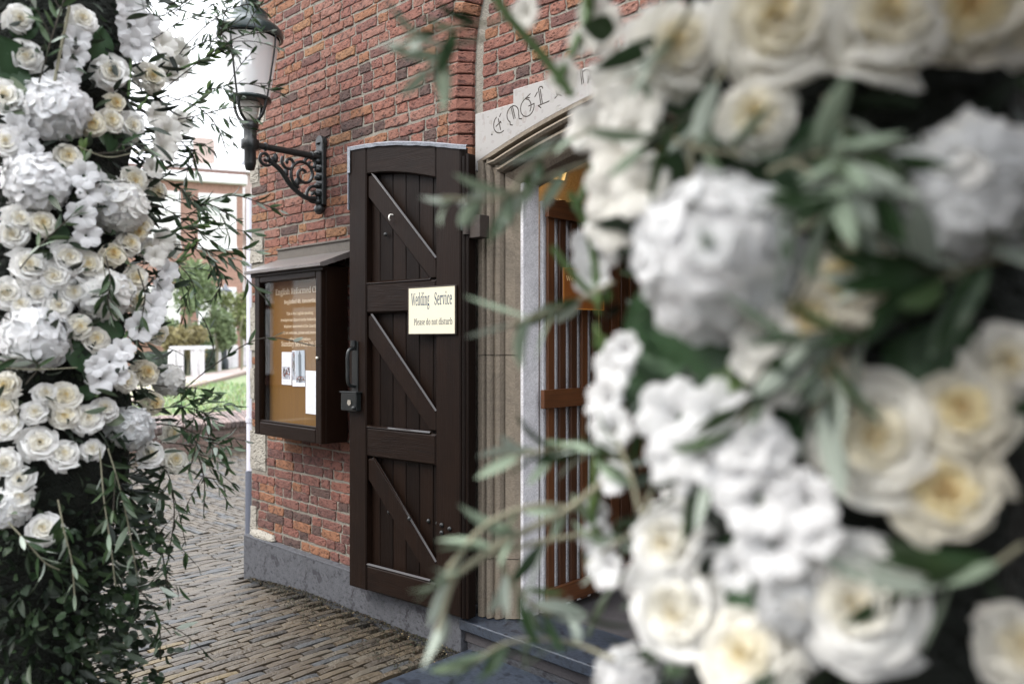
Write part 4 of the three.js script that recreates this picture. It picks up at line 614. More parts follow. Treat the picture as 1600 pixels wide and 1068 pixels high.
// broad toothed leaf along +x
const broadGeo = [1, 2].map((sd) => grid(8, 12, (s, t) => { const w = .36 * Math.sin(t ** .85 * PI) ** .8 * (1 + .03 * Math.sin(t * 60)), y = s * w; return [t, y, .16 * Math.abs(s) * w - .25 * t * t * sd * .6 + .012 * Math.sin((t - Math.abs(s) * .25) * 42) + .03 * Math.sin(s * 3 + t * 7)]; }));

// ------------------------------------------------------------------ the two flower columns
function column(label, ax, az, h, seed, foliage) {
  const t = thing('flower_column', label, 'flower column', V3(ax, 0.02, az)), r = rng(seed);
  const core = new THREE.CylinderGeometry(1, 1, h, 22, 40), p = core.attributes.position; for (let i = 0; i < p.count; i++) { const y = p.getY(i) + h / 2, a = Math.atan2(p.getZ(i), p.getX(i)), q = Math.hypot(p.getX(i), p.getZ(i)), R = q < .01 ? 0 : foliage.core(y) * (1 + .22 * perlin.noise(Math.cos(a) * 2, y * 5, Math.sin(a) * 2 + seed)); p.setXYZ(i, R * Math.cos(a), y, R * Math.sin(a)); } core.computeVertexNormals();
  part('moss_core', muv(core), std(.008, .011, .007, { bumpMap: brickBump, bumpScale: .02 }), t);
  const o = new THREE.Object3D(), c = new THREE.Color();
  const mass = (name, geo, n, place, cols) => { const im = shade(new THREE.InstancedMesh(geo, foliageMat, n)); for (let i = 0; i < n; i++) { const [q, d, s] = place(i); o.position.copy(q); o.quaternion.copy(xTo(d, r() * 6.28)); o.scale.setScalar(s); o.updateMatrix(); im.setMatrixAt(i, o.matrix); const k = cols[Math.floor(r() * cols.length)], f = .7 + r() * .6; im.setColorAt(i, c.setRGB(k[0] * f, k[1] * f, k[2] * f)); } im.name = name; im.userData.kind = 'stuff'; t.add(im); };
  const dk = [[.014, .026, .012], [.02, .036, .016], [.010, .019, .011], [.03, .05, .022]];
  mass('foliage', leafGeos[0], foliage.n, () => { const y = .05 + (h - .05) * r(), a = r() * 2 * PI, R = foliage.core(y) + r() ** 1.7 * (foliage.out(y) - foliage.core(y)) * (1 + .9 * Math.max(-.6, perlin.noise(Math.cos(a) * 3, y * 4 + 9, Math.sin(a) * 3 + seed))); return [V3(R * Math.cos(a), y, R * Math.sin(a)), V3(Math.cos(a) + (r() - .5) * 1.5, (r() - .65) * 1.6, Math.sin(a) + (r() - .5) * 1.5), .04 + r() * .035]; }, dk);
  mass('small_leaves', broadGeo[0], foliage.n2, () => { const y = foliage.low * r() ** .8, a = r() * 2 * PI, R = foliage.core(y) + r() ** 1.5 * (foliage.out(y) - foliage.core(y)) * (1.25 + .9 * perlin.noise(Math.cos(a) * 3, y * 5, Math.sin(a) * 3 + seed)); return [V3(R * Math.cos(a), y, R * Math.sin(a)), V3(Math.cos(a) + (r() - .5) * 1.6, (r() - .75) * 1.6, Math.sin(a) + (r() - .5) * 1.6), .018 + r() * .026]; }, [[.016, .036, .013], [.012, .026, .011], [.03, .06, .02], [.009, .018, .008]]);
  return t;
}
const LC = V3(-2.60, 0, 1.80), RC = V3(-.33, 0, 1.638);
const leftColumn = column('flower column of white blooms and dark leaves standing on the paving, trailing greenery at its foot', LC.x, LC.z, 3.3, 3, { n: 5200, n2: 2600, low: 1.0, core: (y) => .13 + .13 * sstep(.5, 1.2, y), out: (y) => .29 + .07 * sstep(.6, 1.3, y) + .03 * sstep(1.9, 2.6, y) });
const rightColumn = column('flower column close to the lens, crowded with roses and hydrangeas', RC.x, RC.z, 3.0, 6, { n: 1500, n2: 500, low: 2.6, core: () => .17, out: () => .24 });
{ // unseen foliage masses added over and beside the near column to shade its blooms
  const r = rng(88), o = new THREE.Object3D(), col = new THREE.Color(), lobes = [[V3(.25, 2.52, .62), V3(.55, .26, .55)], [V3(.80, 1.55, .30), V3(.32, 1.0, .42)]], N = 2600, im = shade(new THREE.InstancedMesh(broadGeo[0], foliageMat, N * 2));
  lobes.forEach(([C, S], n) => {
    const g = new THREE.SphereGeometry(1, 20, 14), p = g.attributes.position; for (let i = 0; i < p.count; i++) { const k = .95 + .2 * perlin.noise(p.getX(i) * 2.5, p.getY(i) * 2.5, p.getZ(i) * 2.5 + n); p.setXYZ(i, C.x + p.getX(i) * S.x * k, C.y + p.getY(i) * S.y * k, C.z + p.getZ(i) * S.z * k); } g.computeVertexNormals(); part('moss_core', muv(g), std(.008, .011, .007), rightColumn);  // dark core of each added shading mass
    for (let i = 0; i < N; i++) { const d = V3(r() - .5, r() - .5, r() - .5).normalize(); o.position.set(C.x + d.x * (S.x + .03), C.y + d.y * (S.y + .03), C.z + d.z * (S.z + .03)); o.quaternion.copy(xTo(d.add(V3(r() - .5, r() - .7, r() - .5)), r() * 6)); o.scale.setScalar(.05 + r() * .05); o.updateMatrix(); im.setMatrixAt(n * N + i, o.matrix); im.setColorAt(n * N + i, col.setRGB(.02, .036, .016)); }
  });
  im.name = 'added_shade_foliage'; im.userData.kind = 'stuff'; rightColumn.add(im);
}
function onColumn(px, py, C, R) { // the point of a column's surface seen at this place, its outward direction and its depth
  const d = pixDir(px, py), ox = EYE.x - C.x, oz = EYE.z - C.z, a = d.x * d.x + d.z * d.z, b = 2 * (ox * d.x + oz * d.z), cc = ox * ox + oz * oz - R * R, D = b * b - 4 * a * cc;
  const t = D > 0 ? (-b - Math.sqrt(D)) / (2 * a) : -b / (2 * a); const p = EYE.clone().addScaledVector(d, t), n = V3(p.x - C.x, 0, p.z - C.z).normalize(); return { p, n, t };
}
function bloomDir(s, r, up = .15, k = .55) { const toCam = EYE.clone().sub(s.p).normalize(); return s.n.clone().multiplyScalar(k).addScaledVector(toCam, .7).add(V3((r() - .5) * .5, up + (r() - .5) * .5, (r() - .5) * .5)).normalize(); }

// ------------------------------------------------------------------ blooms of the far column
const GRL = 'roses of the far flower column', GHL = 'hydrangeas of the far flower column', GGL = 'gladioli of the far flower column', GBL = 'olive branches of the far flower column';
const rb = rng(2024);
for (const [px, py, s, w, label, m] of [
  [84, 170, 104, .3, 'big white hydrangea highest on the far column, a brown twig rising from it', 0], [56, 284, 98, .4, 'big white hydrangea second from the top, at the outer side of the far column', 0],
  [184, 322, 88, .3, 'creamy white hydrangea beside the long white gladiolus spike', 2], [158, 460, 86, .3, 'cream-white hydrangea with olive leaves lying across it, amid roses', 2],
  [55, 528, 106, .4, 'largest white hydrangea, low at the outer side above a serrated leaf', 0], [203, 668, 72, .3, 'lowest white hydrangea, half wilted, between two open roses', 1],
  [262, 594, 52, .2, 'small cream hydrangea at the inner edge, below the white gladioli', 2], [14, 792, 66, .3, 'bluish white hydrangea at the very foot of the blooms, partly out of view', 1]]) {
  const q = onColumn(px, py, LC, .31); hydrangea(label, q.p, bloomDir(q, rb, .15, w), s * q.t / F, GHL, m);
}
for (const [px, py, s, tone, kind, label] of [
  [40, 88, 44, 0, 1, 'white rose high up, nearest to the twig above the top hydrangea'], [172, 112, 48, 0, 0, 'loose white rose between two gladiolus spikes near the top'], [236, 120, 42, 1, 0, 'cream half-open rose beside the green gladiolus tip'],
  [180, 160, 28, 2, 0, 'small yellow-hearted rose tucked deep under a green stem'], [143, 193, 36, 2, 2, 'ochre-hearted rose just right of the top hydrangea'], [174, 188, 36, 1, 1, 'cream rose in the middle of the row of three below the stems'], [206, 196, 40, 0, 0, 'pointed white rose at the end of the row of three'],
  [106, 243, 36, 1, 0, 'cream rose bud-like above the white gladiolus spike'], [210, 281, 40, 1, 1, 'cream rose directly above the gladiolus-side hydrangea'], [244, 299, 32, 1, 0, 'cream rosebud at the inner edge among dark olive leaves'], [221, 352, 32, 1, 0, 'cream rose nestling under the second hydrangea of the middle'],
  [30, 342, 40, 0, 0, 'white rose peering out below the second hydrangea'], [66, 348, 38, 1, 0, 'shaded cream rose between the hydrangea and the dark gap'], [19, 366, 44, 0, 2, 'flat white rose at the outer side under the second hydrangea'], [8, 222, 40, 0, 0, 'white rose cut by the picture edge between the two top hydrangeas'],
  [45, 414, 48, 0, 0, 'tall white rose left of the large open rose'], [107, 402, 56, 0, 2, 'large open white rose with yellow heart at mid height'], [84, 432, 46, 0, 1, 'white rose touching the large open rose from below'], [138, 412, 34, 1, 0, 'cream rose half behind the large open rose'],
  [202, 380, 36, 1, 0, 'cream rose beside a withered tendril at mid height'], [233, 389, 40, 0, 1, 'crisp white rose at the inner edge at mid height'], [176, 396, 34, 2, 0, 'yellowish rose behind the withered tendril'], [215, 362, 28, 2, 0, 'small yellow rose behind the crisp white rose'],
  [10, 458, 44, 0, 0, 'white rose at the outer edge above the largest hydrangea'], [57, 456, 38, 0, 1, 'white rose above the largest hydrangea, right of the outer one'], [32, 474, 34, 0, 0, 'pointed white rose wedged above the largest hydrangea'], [90, 478, 44, 0, 2, 'white rose low under the pair at mid height'], [114, 455, 40, 0, 1, 'white rose leaning on the cream-white hydrangea'],
  [212, 434, 38, 1, 1, 'cream rose right of the cream-white hydrangea'], [211, 469, 36, 1, 0, 'cream rose with drooping leaf right of the cream-white hydrangea'], [196, 450, 34, 0, 0, 'white rose behind olive leaves beside the cream-white hydrangea'], [124, 510, 38, 1, 2, 'upper cream rose of the pair beside the largest hydrangea'], [150, 529, 40, 1, 2, 'lower cream rose of the pair beside the largest hydrangea'],
  [249, 523, 34, 1, 2, 'cream rose at the inner edge among gladioli'], [228, 581, 40, 2, 1, 'peach-cream rose beside the small cream hydrangea'], [195, 594, 34, 1, 0, 'cream rose under the white gladiolus florets'], [241, 630, 32, 2, 0, 'shaded cream rose below the peach-cream one'],
  [101, 618, 50, 1, 2, 'open cream rose at the head of the lower cluster'], [71, 614, 32, 0, 0, 'small white rose left of the open cream rose'], [54, 644, 34, 0, 0, 'round closed white rose below the small one'], [101, 648, 38, 1, 0, 'drooping cream rose under the open cream rose'], [137, 653, 50, 0, 2, 'open white rose with yellow heart beside a grey-green leaf'], [163, 637, 38, 0, 1, 'white rose above the grey-green leaf'],
  [61, 691, 52, 0, 1, 'untidy white rose with a dark leaf on its face'], [99, 709, 50, 0, 2, 'square-petalled white rose low in the column'], [143, 702, 32, 0, 0, 'small white rose with a pale leaf beneath the lowest hydrangea'], [234, 708, 42, 0, 2, 'open white rose low at the inner edge'], [268, 676, 30, 1, 0, 'half-hidden cream rose among the lower olive leaves'], [272, 719, 36, 1, 0, 'lowest cream rose at the inner edge'],
  [7, 602, 42, 1, 0, 'cream rose at the outer edge level with the lower cluster'], [6, 632, 34, 1, 1, 'creamy rose second of three down the outer edge'], [8, 667, 38, 0, 0, 'shaded white rose third down the outer edge'], [7, 724, 42, 0, 0, 'white rose beside the untidy one, cut by the edge'], [31, 748, 42, 0, 2, 'upright white rose above the bluish hydrangea'], [31, 777, 40, 0, 0, 'white rose under the upright one'], [66, 826, 46, 0, 0, 'lowest white rose, drooping alone over dark leaves'],
  [30, 30, 40, 0, 0, 'white rose at the top outer corner among leaves'], [128, 30, 44, 0, 0, 'white rose high between gladiolus stems'], [6, 150, 50, 0, 0, 'pale bloom-like rose at the outer edge beside a broad leaf']]) {
  const q = onColumn(px, py, LC, .335); rose(label, q.p, bloomDir(q, rb, .18, .45), s * 1.02 * q.t / F, tone, GRL, kind);
}
const glad = (label, px, C, R, fl, buds, group, mat, off = .03) => { const st = px.map(([x, y, k]) => { const q = onColumn(x, y, C, R); return q.p.addScaledVector(q.n, k ?? 0); }); gladiolus(label, st, fl.map(([x, y, s]) => { const q = onColumn(x, y, C, R + off); return [q.p, bloomDir(q, rb, .1, .5), s * q.t / F]; }), buds, group, mat); };
glad('tall gladiolus of three white florets highest in the far column', [[200, 150], [206, 60], [208, -20]], LC, .32, [[205, 10, 56], [208, 42, 58], [212, 70, 52], [232, 40, 40]], 0, GGL, 0);
glad('gladiolus with green budded tip pointing at the lantern', [[215, 170], [258, 120], [300, 88, .04], [318, 74, .06]], LC, .33, [[256, 66, 46], [277, 80, 48], [262, 110, 42], [282, 104, 36]], 12, GGL, 1);
glad('white gladiolus above the twig, beside the top hydrangea', [[110, 160], [116, 90], [124, 20]], LC, .31, [[120, 58, 44], [117, 82, 44], [106, 112, 44], [92, 122, 34]], 0, GGL, 0);
glad('gladiolus at the inner edge with three florets below a short green tip', [[235, 250], [268, 190], [300, 150, .03], [308, 132, .04]], LC, .34, [[246, 180, 42], [262, 204, 48], [258, 230, 46], [284, 190, 40], [240, 262, 36]], 9, GGL, 1);
glad('long gladiolus spike with green buds above its florets, left of the cream hydrangea', [[130, 370], [134, 290], [130, 240], [136, 215]], LC, .33, [[130, 272, 48], [141, 299, 46], [126, 336, 48], [137, 366, 44], [150, 278, 34]], 8, GGL, 0);
glad('gladiolus with a row of florets at the inner edge below mid height', [[200, 540], [228, 480], [248, 440], [272, 395, .03], [284, 374, .04]], LC, .34, [[221, 510, 50], [243, 476, 46], [254, 452, 42], [262, 422, 40], [236, 498, 40]], 10, GGL, 0);
glad('gladiolus of ruffled florets over the serrated leaf', [[150, 620], [178, 560], [206, 505], [212, 490]], LC, .34, [[176, 562, 50], [158, 592, 48], [192, 545, 40], [150, 572, 36], [184, 585, 36]], 5, GGL, 0);
glad('gladiolus with pale florets and lime tip under the dense olive leaves', [[225, 400], [250, 370], [280, 352, .03], [300, 350, .05]], LC, .34, [[256, 376, 44], [243, 400, 36], [270, 388, 32]], 7, GGL, 1);
glad('white gladiolus at the outer side between the two top hydrangeas', [[50, 240], [30, 215], [12, 190]], LC, .31, [[38, 215, 44], [22, 198, 44], [48, 236, 38]], 0, GGL, 0);

// olive branches of the far column: points as [x, y, distance out of the column]
function ob(label, pts, n, len, silver, C, R, group, o) { branch(label, pts.map(([x, y, k]) => { const q = onColumn(x, y, C, R); const toCam = EYE.clone().sub(q.p).normalize(); return q.p.addScaledVector(toCam, k ?? 0); }), n, len, silver, group, o); }
const OL = (label, pts, n, len = .05, silver = .25, o = {}) => ob(label, pts, n, len, silver, LC, .34, GBL, o);
OL('olive branch arching across the cap of the wall lantern', [[250, 130], [300, 60], [360, 14], [402, 4]], 44, .036, .15, { side: 4 });
OL('olive branch with many small leaves before the lantern glass', [[255, 140], [320, 90], [372, 58], [425, 48]], 52, .034, .2, { side: 5 });
OL('olive branch crossing below the lantern glass', [[262, 160], [320, 142], [380, 130], [446, 148]], 48, .036, .2, { side: 4 });
OL('fine olive branch against the bright sky beside the lantern', [[240, 60], [290, 30], [330, 22], [352, 40]], 34, .034, .15, { side: 3 });
OL('thin olive twig hanging against the sky under the lantern', [[260, 150], [310, 168], [340, 200], [352, 232]], 22, .036, .15, { side: 2 });
OL('olive branch with narrow dark leaves at the top inner edge', [[225, 30], [262, 20], [300, -4], [325, -20]], 30, .038, .15, { side: 3 });
OL('olive twig of few leaves below the gladiolus tip at the sky', [[245, 215], [285, 228], [318, 226], [335, 240]], 16, .04, .2, { side: 1 });
OL('long olive twig with broad silver leaves reaching the brick corner', [[262, 370], [310, 325], [360, 305], [436, 328]], 15, .055, .5, { from: .35 });
OL('dense olive branch of dark leaves at the inner edge, upper layer', [[215, 270], [255, 280], [290, 300], [318, 330]], 44, .05, .2, { side: 4 });
OL('dense olive branch of dark leaves at the inner edge, lower layer', [[225, 320], [265, 330], [310, 362], [362, 398]], 46, .052, .25, { side: 4 });
OL('olive branch fanning over the pink house below the dense leaves', [[240, 350], [285, 372], [320, 402], [350, 430]], 26, .05, .2, { side: 2 });
OL('olive twig with silver leaves in front of the notice board roof', [[260, 380], [320, 390], [372, 424], [414, 466]], 20, .055, .45, { from: .3, side: 1 });
OL('olive twig hanging over the far shrubs with paired leaves', [[275, 350], [328, 400], [346, 440], [330, 470]], 14, .042, .1, { from: .3 });
OL('bare thin olive twig reaching across the lane to the notice board', [[270, 622], [340, 566], [410, 528], [492, 540]], 9, .044, .3, { from: .3 });
OL('upright olive sprig on the bare thin twig before the fence', [[322, 574, .02], [333, 545, .02], [324, 512, .02], [316, 496, .02]], 7, .04, .05, { from: .3 });
OL('olive leaves draped over the cream-white hydrangea', [[165, 400, .06], [172, 440, .07], [168, 470, .07], [176, 500, .06]], 20, .055, .4, { side: 1 });
OL('olive sprig hanging beside the gladioli at the inner edge', [[215, 420, .04], [226, 460, .05], [222, 490, .05], [216, 520, .04]], 16, .052, .35, { side: 1 });
OL('olive spray of dark leaves low at the inner edge, over the low garden wall', [[235, 640], [285, 636], [320, 646], [338, 664]], 46, .05, .15, { side: 5 });
OL('olive spray drooping over the lane below the low garden wall', [[235, 660], [290, 670], [330, 690], [366, 700]], 44, .055, .3, { side: 4 });
OL('olive branch hanging before the paving with paired leaves at its tip', [[250, 690], [300, 700], [318, 745], [318, 800]], 40, .045, .1, { side: 4 });
OL('dark olive branch hanging at the inner foot of the column', [[215, 720], [262, 740], [272, 800], [262, 872]], 44, .05, .15, { side: 4 });
OL('olive twig with few leaves stretching over the paving', [[262, 712], [310, 742], [345, 752], [352, 768]], 14, .045, .1, { side: 1 });
OL('long pale olive stem trailing down the middle of the foot', [[168, 700, .04], [186, 760, .06], [200, 820, .06], [214, 900, .05]], 24, .06, .35, { side: 1, pale: true });
OL('pale olive stem trailing beside the square-petalled rose', [[155, 700, .04], [162, 780, .05], [172, 850, .05], [180, 915, .04]], 18, .055, .35, { pale: true });
OL('olive sprig with silver leaves over the drooping lowest rose', [[12, 815, .05], [44, 850, .06], [72, 880, .06], [92, 890, .05]], 16, .06, .5, { pale: true });
OL('olive stem with dark leaves trailing near the outer foot', [[90, 780, .04], [100, 830, .05], [112, 880, .05], [116, 930, .04]], 18, .055, .3, { pale: true });
OL('olive sprig with broad leaves trailing over the paving at the foot', [[190, 900, .03], [225, 930, .05], [248, 975, .05], [250, 1030, .04]], 22, .06, .35, { side: 2 });
OL('olive branch with dense small leaves covering the outer side of the lantern glass', [[262, 110], [310, 70], [345, 60], [376, 92]], 48, .036, .2, { side: 5 });
OL('olive branch spreading over the lantern cap from above', [[270, 20], [320, -10], [370, -12], [415, 20]], 44, .036, .15, { side: 4 });
OL('olive branch of small leaves under the lantern collar', [[258, 190], [310, 180], [360, 168], [412, 166]], 34, .036, .2, { side: 3 });
OL('olive branch filling the gap at the inner edge between the two gladioli', [[235, 200], [275, 215], [300, 240], [310, 275]], 36, .042, .2, { side: 3 });
OL('olive spray at the inner edge before the pink house wall', [[245, 300], [290, 318], [335, 322], [372, 345]], 34, .046, .25, { side: 3 });
OL('olive spray at the inner edge beside the cream roses at mid height', [[235, 390], [275, 410], [300, 440], [306, 480]], 30, .046, .25, { side: 3 });
OL('olive sprays drooping at the inner edge over the garden wall end', [[240, 600], [280, 612], [315, 650], [330, 700]], 36, .048, .25, { side: 4 });
OL('loose olive sprig trailing beyond the foot over the paving rows', [[205, 780], [240, 820], [256, 880], [262, 940]], 24, .05, .3, { side: 2 });
OL('olive branch rising beside the highest hydrangea', [[60, 130, .03], [80, 60, .05], [96, 10, .05], [110, -30, .05]], 26, .055, .3, { side: 2 });
OL('olive sprig under the row of three roses', [[150, 240, .04], [190, 236, .05], [215, 225, .05], [236, 236, .04]], 20, .045, .3, { side: 2 });
OL('olive sprig across the dark gap above the large open rose', [[30, 420, .04], [60, 385, .04], [95, 352, .04], [118, 330, .03]], 14, .05, .25, {});
OL('dark olive sprig beside the lower cluster of roses', [[40, 600, .03], [60, 570, .04], [20, 560, .05], [-10, 575, .05]], 16, .05, .25, {});
// single broad leaves that belong to the column
const leafOn = (col, C, R, px, py, ex, ey, len, mat, label, out = .03) => { const a = onColumn(px, py, C, R), b = onColumn(ex, ey, C, R + out), d = b.p.clone().sub(a.p), m = part('broad_leaf', broadGeo[Math.floor(rb() * 2)], mat, col, { pos: a.p.clone().sub(col.position), label }); const z = a.n.clone(), x = d.normalize(), y = z.clone().cross(x).normalize(); m.quaternion.setFromRotationMatrix(new THREE.Matrix4().makeBasis(x, y, x.clone().cross(y))); m.scale.setScalar(len ?? 0); return m; };
for (const [a, b, c, d, l, mat] of [[112, 525, 142, 585, .11, bigLeaf], [-20, 130, 30, 160, .13, paleLeaf], [30, 96, 10, 130, .12, bigLeaf], [150, 505, 190, 520, .08, bigLeaf], [158, 652, 190, 655, .06, paleLeaf], [20, 60, 50, 20, .1, bigLeaf], [92, 345, 86, 400, .08, bigLeaf], [40, 120, 20, 90, .11, bigLeaf], [150, 100, 160, 60, .1, bigLeaf], [48, 660, 62, 640, .05, bigLeaf], [178, 240, 170, 205, .07, bigLeaf], [90, 300, 100, 262, .08, bigLeaf], [120, 620, 150, 606, .06, bigLeaf]]) leafOn(leftColumn, LC, .31, a, b, c, d, l, mat);
part('brown_twig', tube([[82, 140], [90, 100], [98, 60], [108, 10]].map(([x, y]) => { const q = onColumn(x, y, LC, .36); return q.p.sub(leftColumn.position); }), .004, 14, 6), twig, leftColumn);
for (const pts of [[[165, 440], [162, 400], [178, 385], [196, 398], [205, 420]], [[10, 680], [28, 660], [22, 640], [15, 625]], [[120, 228], [165, 245], [210, 238], [236, 232]], [[0, 575], [60, 577], [120, 574]]]) part('tendril', tube(pts.map(([x, y]) => onColumn(x, y, LC, .38).p.sub(leftColumn.position)), .0014, 24, 5), twig, leftColumn);

// ------------------------------------------------------------------ blooms of the near column
const GRR = 'roses of the near flower column', GHR = 'hydrangeas of the near flower column', GGR = 'gladioli of the near flower column', GBR = 'olive branches of the near flower column';
for (const [px, py, s, m, label, k] of [[1120, 405, 265, 0, 'large white hydrangea at mid height of the near column, left of the ochre rose', .2], [1510, 300, 225, 1, 'greyish hydrangea under the black gap at the outer side of the near column', .3], [985, 1062, 110, 0, 'white hydrangea at the very bottom, beside the grey-green leaf', .1], [1240, 940, 120, 1, 'bluish hydrangea half hidden behind the largest white rose', .2]]) { const q = onColumn(px, py, RC, s > 200 ? .25 : .235); hydrangea(label, q.p, bloomDir(q, rb, .1, k), s * q.t / F, GHR, m); }
for (const [px, py, s, tone, kind, label] of [
  [1335, 940, 200, 0, 2, 'largest white rose, wide open with a cream heart, low in the near column'], [1060, 950, 165, 0, 2, 'full white rose left of the largest rose, above the bottom edge'], [1165, 1020, 140, 1, 2, 'cream rose at the bottom between the full white and the largest rose'],
  [1365, 682, 180, 1, 2, 'big cream rose with yellow heart at the middle of the near column'], [1505, 640, 135, 2, 2, 'yellow-hearted rose right of the big cream rose, a dark leaf across it'], [1475, 765, 150, 2, 1, 'dim cream rose below the yellow-hearted one'],
  [1330, 432, 125, 2, 1, 'ochre rose among leaves right of the large hydrangea'], [1265, 500, 110, 2, 0, 'cream rose below and left of the ochre rose'], [1572, 565, 110, 1, 1, 'shaded cream rose at the outer edge of the near column'], [1285, 575, 90, 2, 0, 'small ochre rose behind the leaves above the big cream rose'],
  [1215, 30, 200, 1, 1, 'cream rose with orange heart at the top of the near column'], [1385, 28, 165, 1, 0, 'dim cream rose second along the top of the near column'], [1520, 4, 150, 2, 0, 'shaded yellowish rose third along the top of the near column'], [1610, 40, 110, 1, 0, 'dim rose at the top outer corner of the near column'],
  [1595, 1010, 110, 1, 0, 'dim cream rose cut by the picture edge in the lower outer corner'], [1045, 845, 115, 0, 0, 'half-open white rose above the full white rose'], [1180, 180, 110, 1, 0, 'half-seen cream rose under the top cream rose'], [1060, 70, 120, 1, 0, 'tall creamy rose beside the gladiolus at the top']]) {
  const q = onColumn(px, py, RC, .25); rose(label, q.p, bloomDir(q, rb, .08, .3), s * 1.06 * q.t / F, tone, GRR, kind);
}
const gladR = (label, px, fl, buds, mat) => glad(label, px, RC, .245, fl, buds, GGR, mat, .02);
gladR('gladiolus of large cream florets along the doorway side, below a green stem', [[900, 330], [940, 230], [985, 120], [1010, 20]], [[922, 195, 95], [968, 235, 125], [998, 140, 120], [962, 300, 115], [1015, 60, 110], [990, 190, 90], [960, 130, 105], [955, 250, 95], [1000, 290, 110], [955, 350, 90]], 0, 1);
gladR('pendent white gladiolus floret in front of the slatted inner door', [[890, 300], [915, 350], [932, 430], [925, 470]], [[930, 390, 85], [925, 430, 70], [945, 350, 80]], 3, 0);
gladR('white gladiolus florets in front of the dark inner door', [[935, 720], [945, 640], [950, 570], [930, 530]], [[960, 570, 80], [945, 620, 80], [955, 670, 75], [975, 545, 60]], 4, 0);
gladR('white gladiolus below the big dark leaf', [[1090, 760], [1110, 700], [1130, 640], [1150, 600]], [[1050, 650, 125], [1120, 650, 120], [1100, 700, 130], [1150, 720, 110], [1160, 680, 120], [1060, 720, 110], [1200, 700, 90]], 5, 0);
gladR('broad white gladiolus florets above the largest rose', [[1200, 900], [1200, 840], [1190, 760], [1180, 720]], [[1180, 775, 130], [1255, 785, 110], [1205, 850, 120], [1150, 890, 70], [1270, 830, 90]], 0, 0);
gladR('small white gladiolus florets low by the doorway step', [[940, 900], [935, 850], [925, 800], [930, 740]], [[935, 845, 70], [945, 885, 75], [930, 800, 50], [960, 745, 60]], 6, 0);
gladR('white gladiolus at the top of the doorway side', [[870, 130], [900, 70], [920, 20], [925, -30]], [[905, 65, 50], [935, 40, 90], [880, 118, 60], [820, 20, 55]], 5, 1);
gladR('cream gladiolus florets half hidden by leaves beside the ochre rose', [[1230, 560], [1215, 500], [1200, 450], [1190, 400]], [[1195, 520, 100], [1225, 590, 100], [1180, 560, 80]], 3, 1);

const OR = (label, pts, n, len = .06, silver = .4, o = {}) => ob(label, pts, n, len, Math.min(.85, silver + .12), RC, .26, GBR, { rad: .0022, pale: true, ...o });
OR('olive branch reaching over the top of the open door with long pale leaves', [[930, 250], [860, 275], [780, 310], [690, 310]], 10, .066, .75, {});
OR('olive branch hanging before the doorway arch', [[930, 200], [880, 225], [820, 270], [780, 340]], 12, .052, .2, {});
OR('olive sprig before the brick arch at the top', [[800, 30], [730, 40], [680, 50], [635, 60]], 9, .055, .3, {});
OR('small olive tip with two silver leaves before the brick arch', [[760, 60], [715, 70], [690, 90], [668, 110]], 6, .052, .8, {});
OR('olive sprig with leaves before the slatted inner door', [[960, 440], [900, 470], [850, 490], [800, 506]], 7, .075, .7, {});
OR('olive twig level with the lowest door panel', [[970, 720], [920, 700], [870, 702], [805, 712]], 12, .06, .6, {});
OR('long pale olive stem arching low before the stone jamb', [[960, 740], [880, 800], [790, 845], [700, 905]], 6, .07, .8, { rad: .0042 });
OR('olive stem bending down beside the foot of the open door', [[940, 830], [830, 850], [720, 890], [684, 985]], 8, .07, .7, { rad: .003 });
OR('thin olive twig curved over the door sill', [[900, 795], [840, 790], [760, 820], [700, 890]], 4, .05, .4, { rad: .0032 });
OR('olive stem with hanging silver leaves over the stone step', [[770, 850], [800, 910], [840, 950], [860, 960]], 10, .06, .6, { rad: .003 });
OR('olive twig lying low over the dark stone slab', [[960, 1030], [880, 1000], [790, 1005], [735, 1040]], 12, .06, .3, {});
OR('olive branch crossing the gap between the top roses and large hydrangea', [[1200, 270], [1240, 255], [1300, 290], [1400, 270]], 12, .064, .7, { side: 1 });
OR('olive branch with silver leaves above the ochre rose', [[1400, 280], [1350, 305], [1300, 330], [1240, 365]], 11, .07, .8, {});
OR('dark olive branch across the greyish hydrangea', [[1600, 395], [1520, 415], [1440, 440], [1380, 430]], 16, .08, .25, { side: 1 });
OR('olive branch between the cream gladiolus and the black gap', [[1150, 70], [1110, 150], [1080, 230], [1090, 330]], 18, .075, .35, { side: 1 });
OR('olive sprig of pale leaves pointing down at the top of the near column', [[1080, 10], [1050, 60], [1020, 100], [985, 150]], 8, .07, .6, {});
OR('olive branch over the cream gladiolus beside the ochre rose', [[1310, 520], [1250, 540], [1190, 470], [1150, 440]], 18, .07, .35, { side: 1 });
OR('olive sprig hanging over the big cream rose', [[1290, 480], [1300, 540], [1295, 600], [1270, 650]], 14, .065, .3, {});
OR('olive branch in the lower shade beyond the largest rose', [[1600, 850], [1540, 890], [1480, 910], [1400, 930]], 12, .075, .5, {});
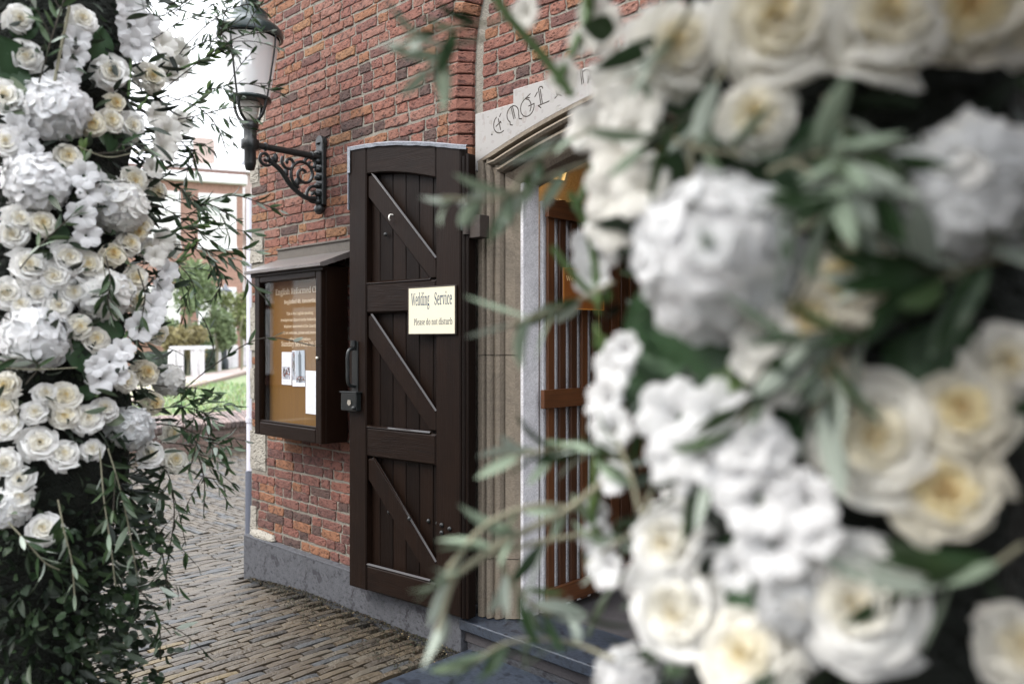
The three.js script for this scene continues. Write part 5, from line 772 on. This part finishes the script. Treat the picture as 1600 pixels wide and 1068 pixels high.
OR('olive sprig by the gladioli below the big dark leaf', [[1200, 600], [1170, 640], [1110, 720], [1060, 760]], 16, .06, .2, {});
OR('thin olive sprig fanning across the centre of the near column', [[1240, 250], [1300, 240], [1360, 260], [1420, 330]], 16, .062, .5, {});
OR('olive sprig of narrow leaves left of the greyish hydrangea', [[1290, 150], [1320, 210], [1310, 280], [1290, 330]], 14, .06, .3, {});
OR('olive sprig lying over the lower edge of the greyish hydrangea', [[1380, 350], [1450, 370], [1530, 365], [1600, 340]], 14, .065, .4, {});
OR('olive sprig between the ochre rose and the big cream rose', [[1400, 500], [1340, 530], [1280, 545], [1200, 620]], 16, .058, .4, { side: 1 });
OR('olive sprig over the cream gladiolus beside the large hydrangea', [[1030, 200], [1070, 225], [1110, 235], [1160, 240]], 9, .055, .6, {});
OR('olive sprig rising among the white gladiolus florets by the dark door', [[1000, 800], [985, 740], [965, 690], [940, 640]], 10, .05, .5, {});
OR('olive sprig beside the half-open white rose', [[1020, 760], [1000, 820], [960, 850], [915, 880]], 12, .05, .5, {});
for (const [a, b, c, d, l, mat, label] of [[1165, 560, 1000, 600, .17, bigLeaf, 'large dark green leaf'], [1120, 500, 1000, 520, .13, bigLeaf, 'large dark green leaf'], [975, 900, 905, 985, .075, paleLeaf, 'grey-green veined leaf'], [1240, 220, 1080, 280, .14, bigLeaf], [1380, 540, 1500, 600, .12, bigLeaf], [1100, 40, 1060, 180, .1, bigLeaf], [1300, 180, 1250, 300, .1, bigLeaf], [990, 420, 960, 380, .06, bigLeaf], [1180, 620, 1230, 680, .08, bigLeaf], [1120, 850, 1170, 930, .08, bigLeaf]]) leafOn(rightColumn, RC, .21, a, b, c, d, l, mat, label);
part('green_stem', [tube([[895, 150], [850, 90], [790, 20], [760, -30]].map(([x, y]) => onColumn(x, y, RC, .25).p.sub(rightColumn.position)), .005, 14, 7)], stemGreen, rightColumn);
part('green_stem', [tube([[862, 385], [885, 415], [915, 450], [950, 470]].map(([x, y]) => onColumn(x, y, RC, .25).p.sub(rightColumn.position)), .004, 14, 7)], stemGreen, rightColumn);

renderer.render(scene, camera);
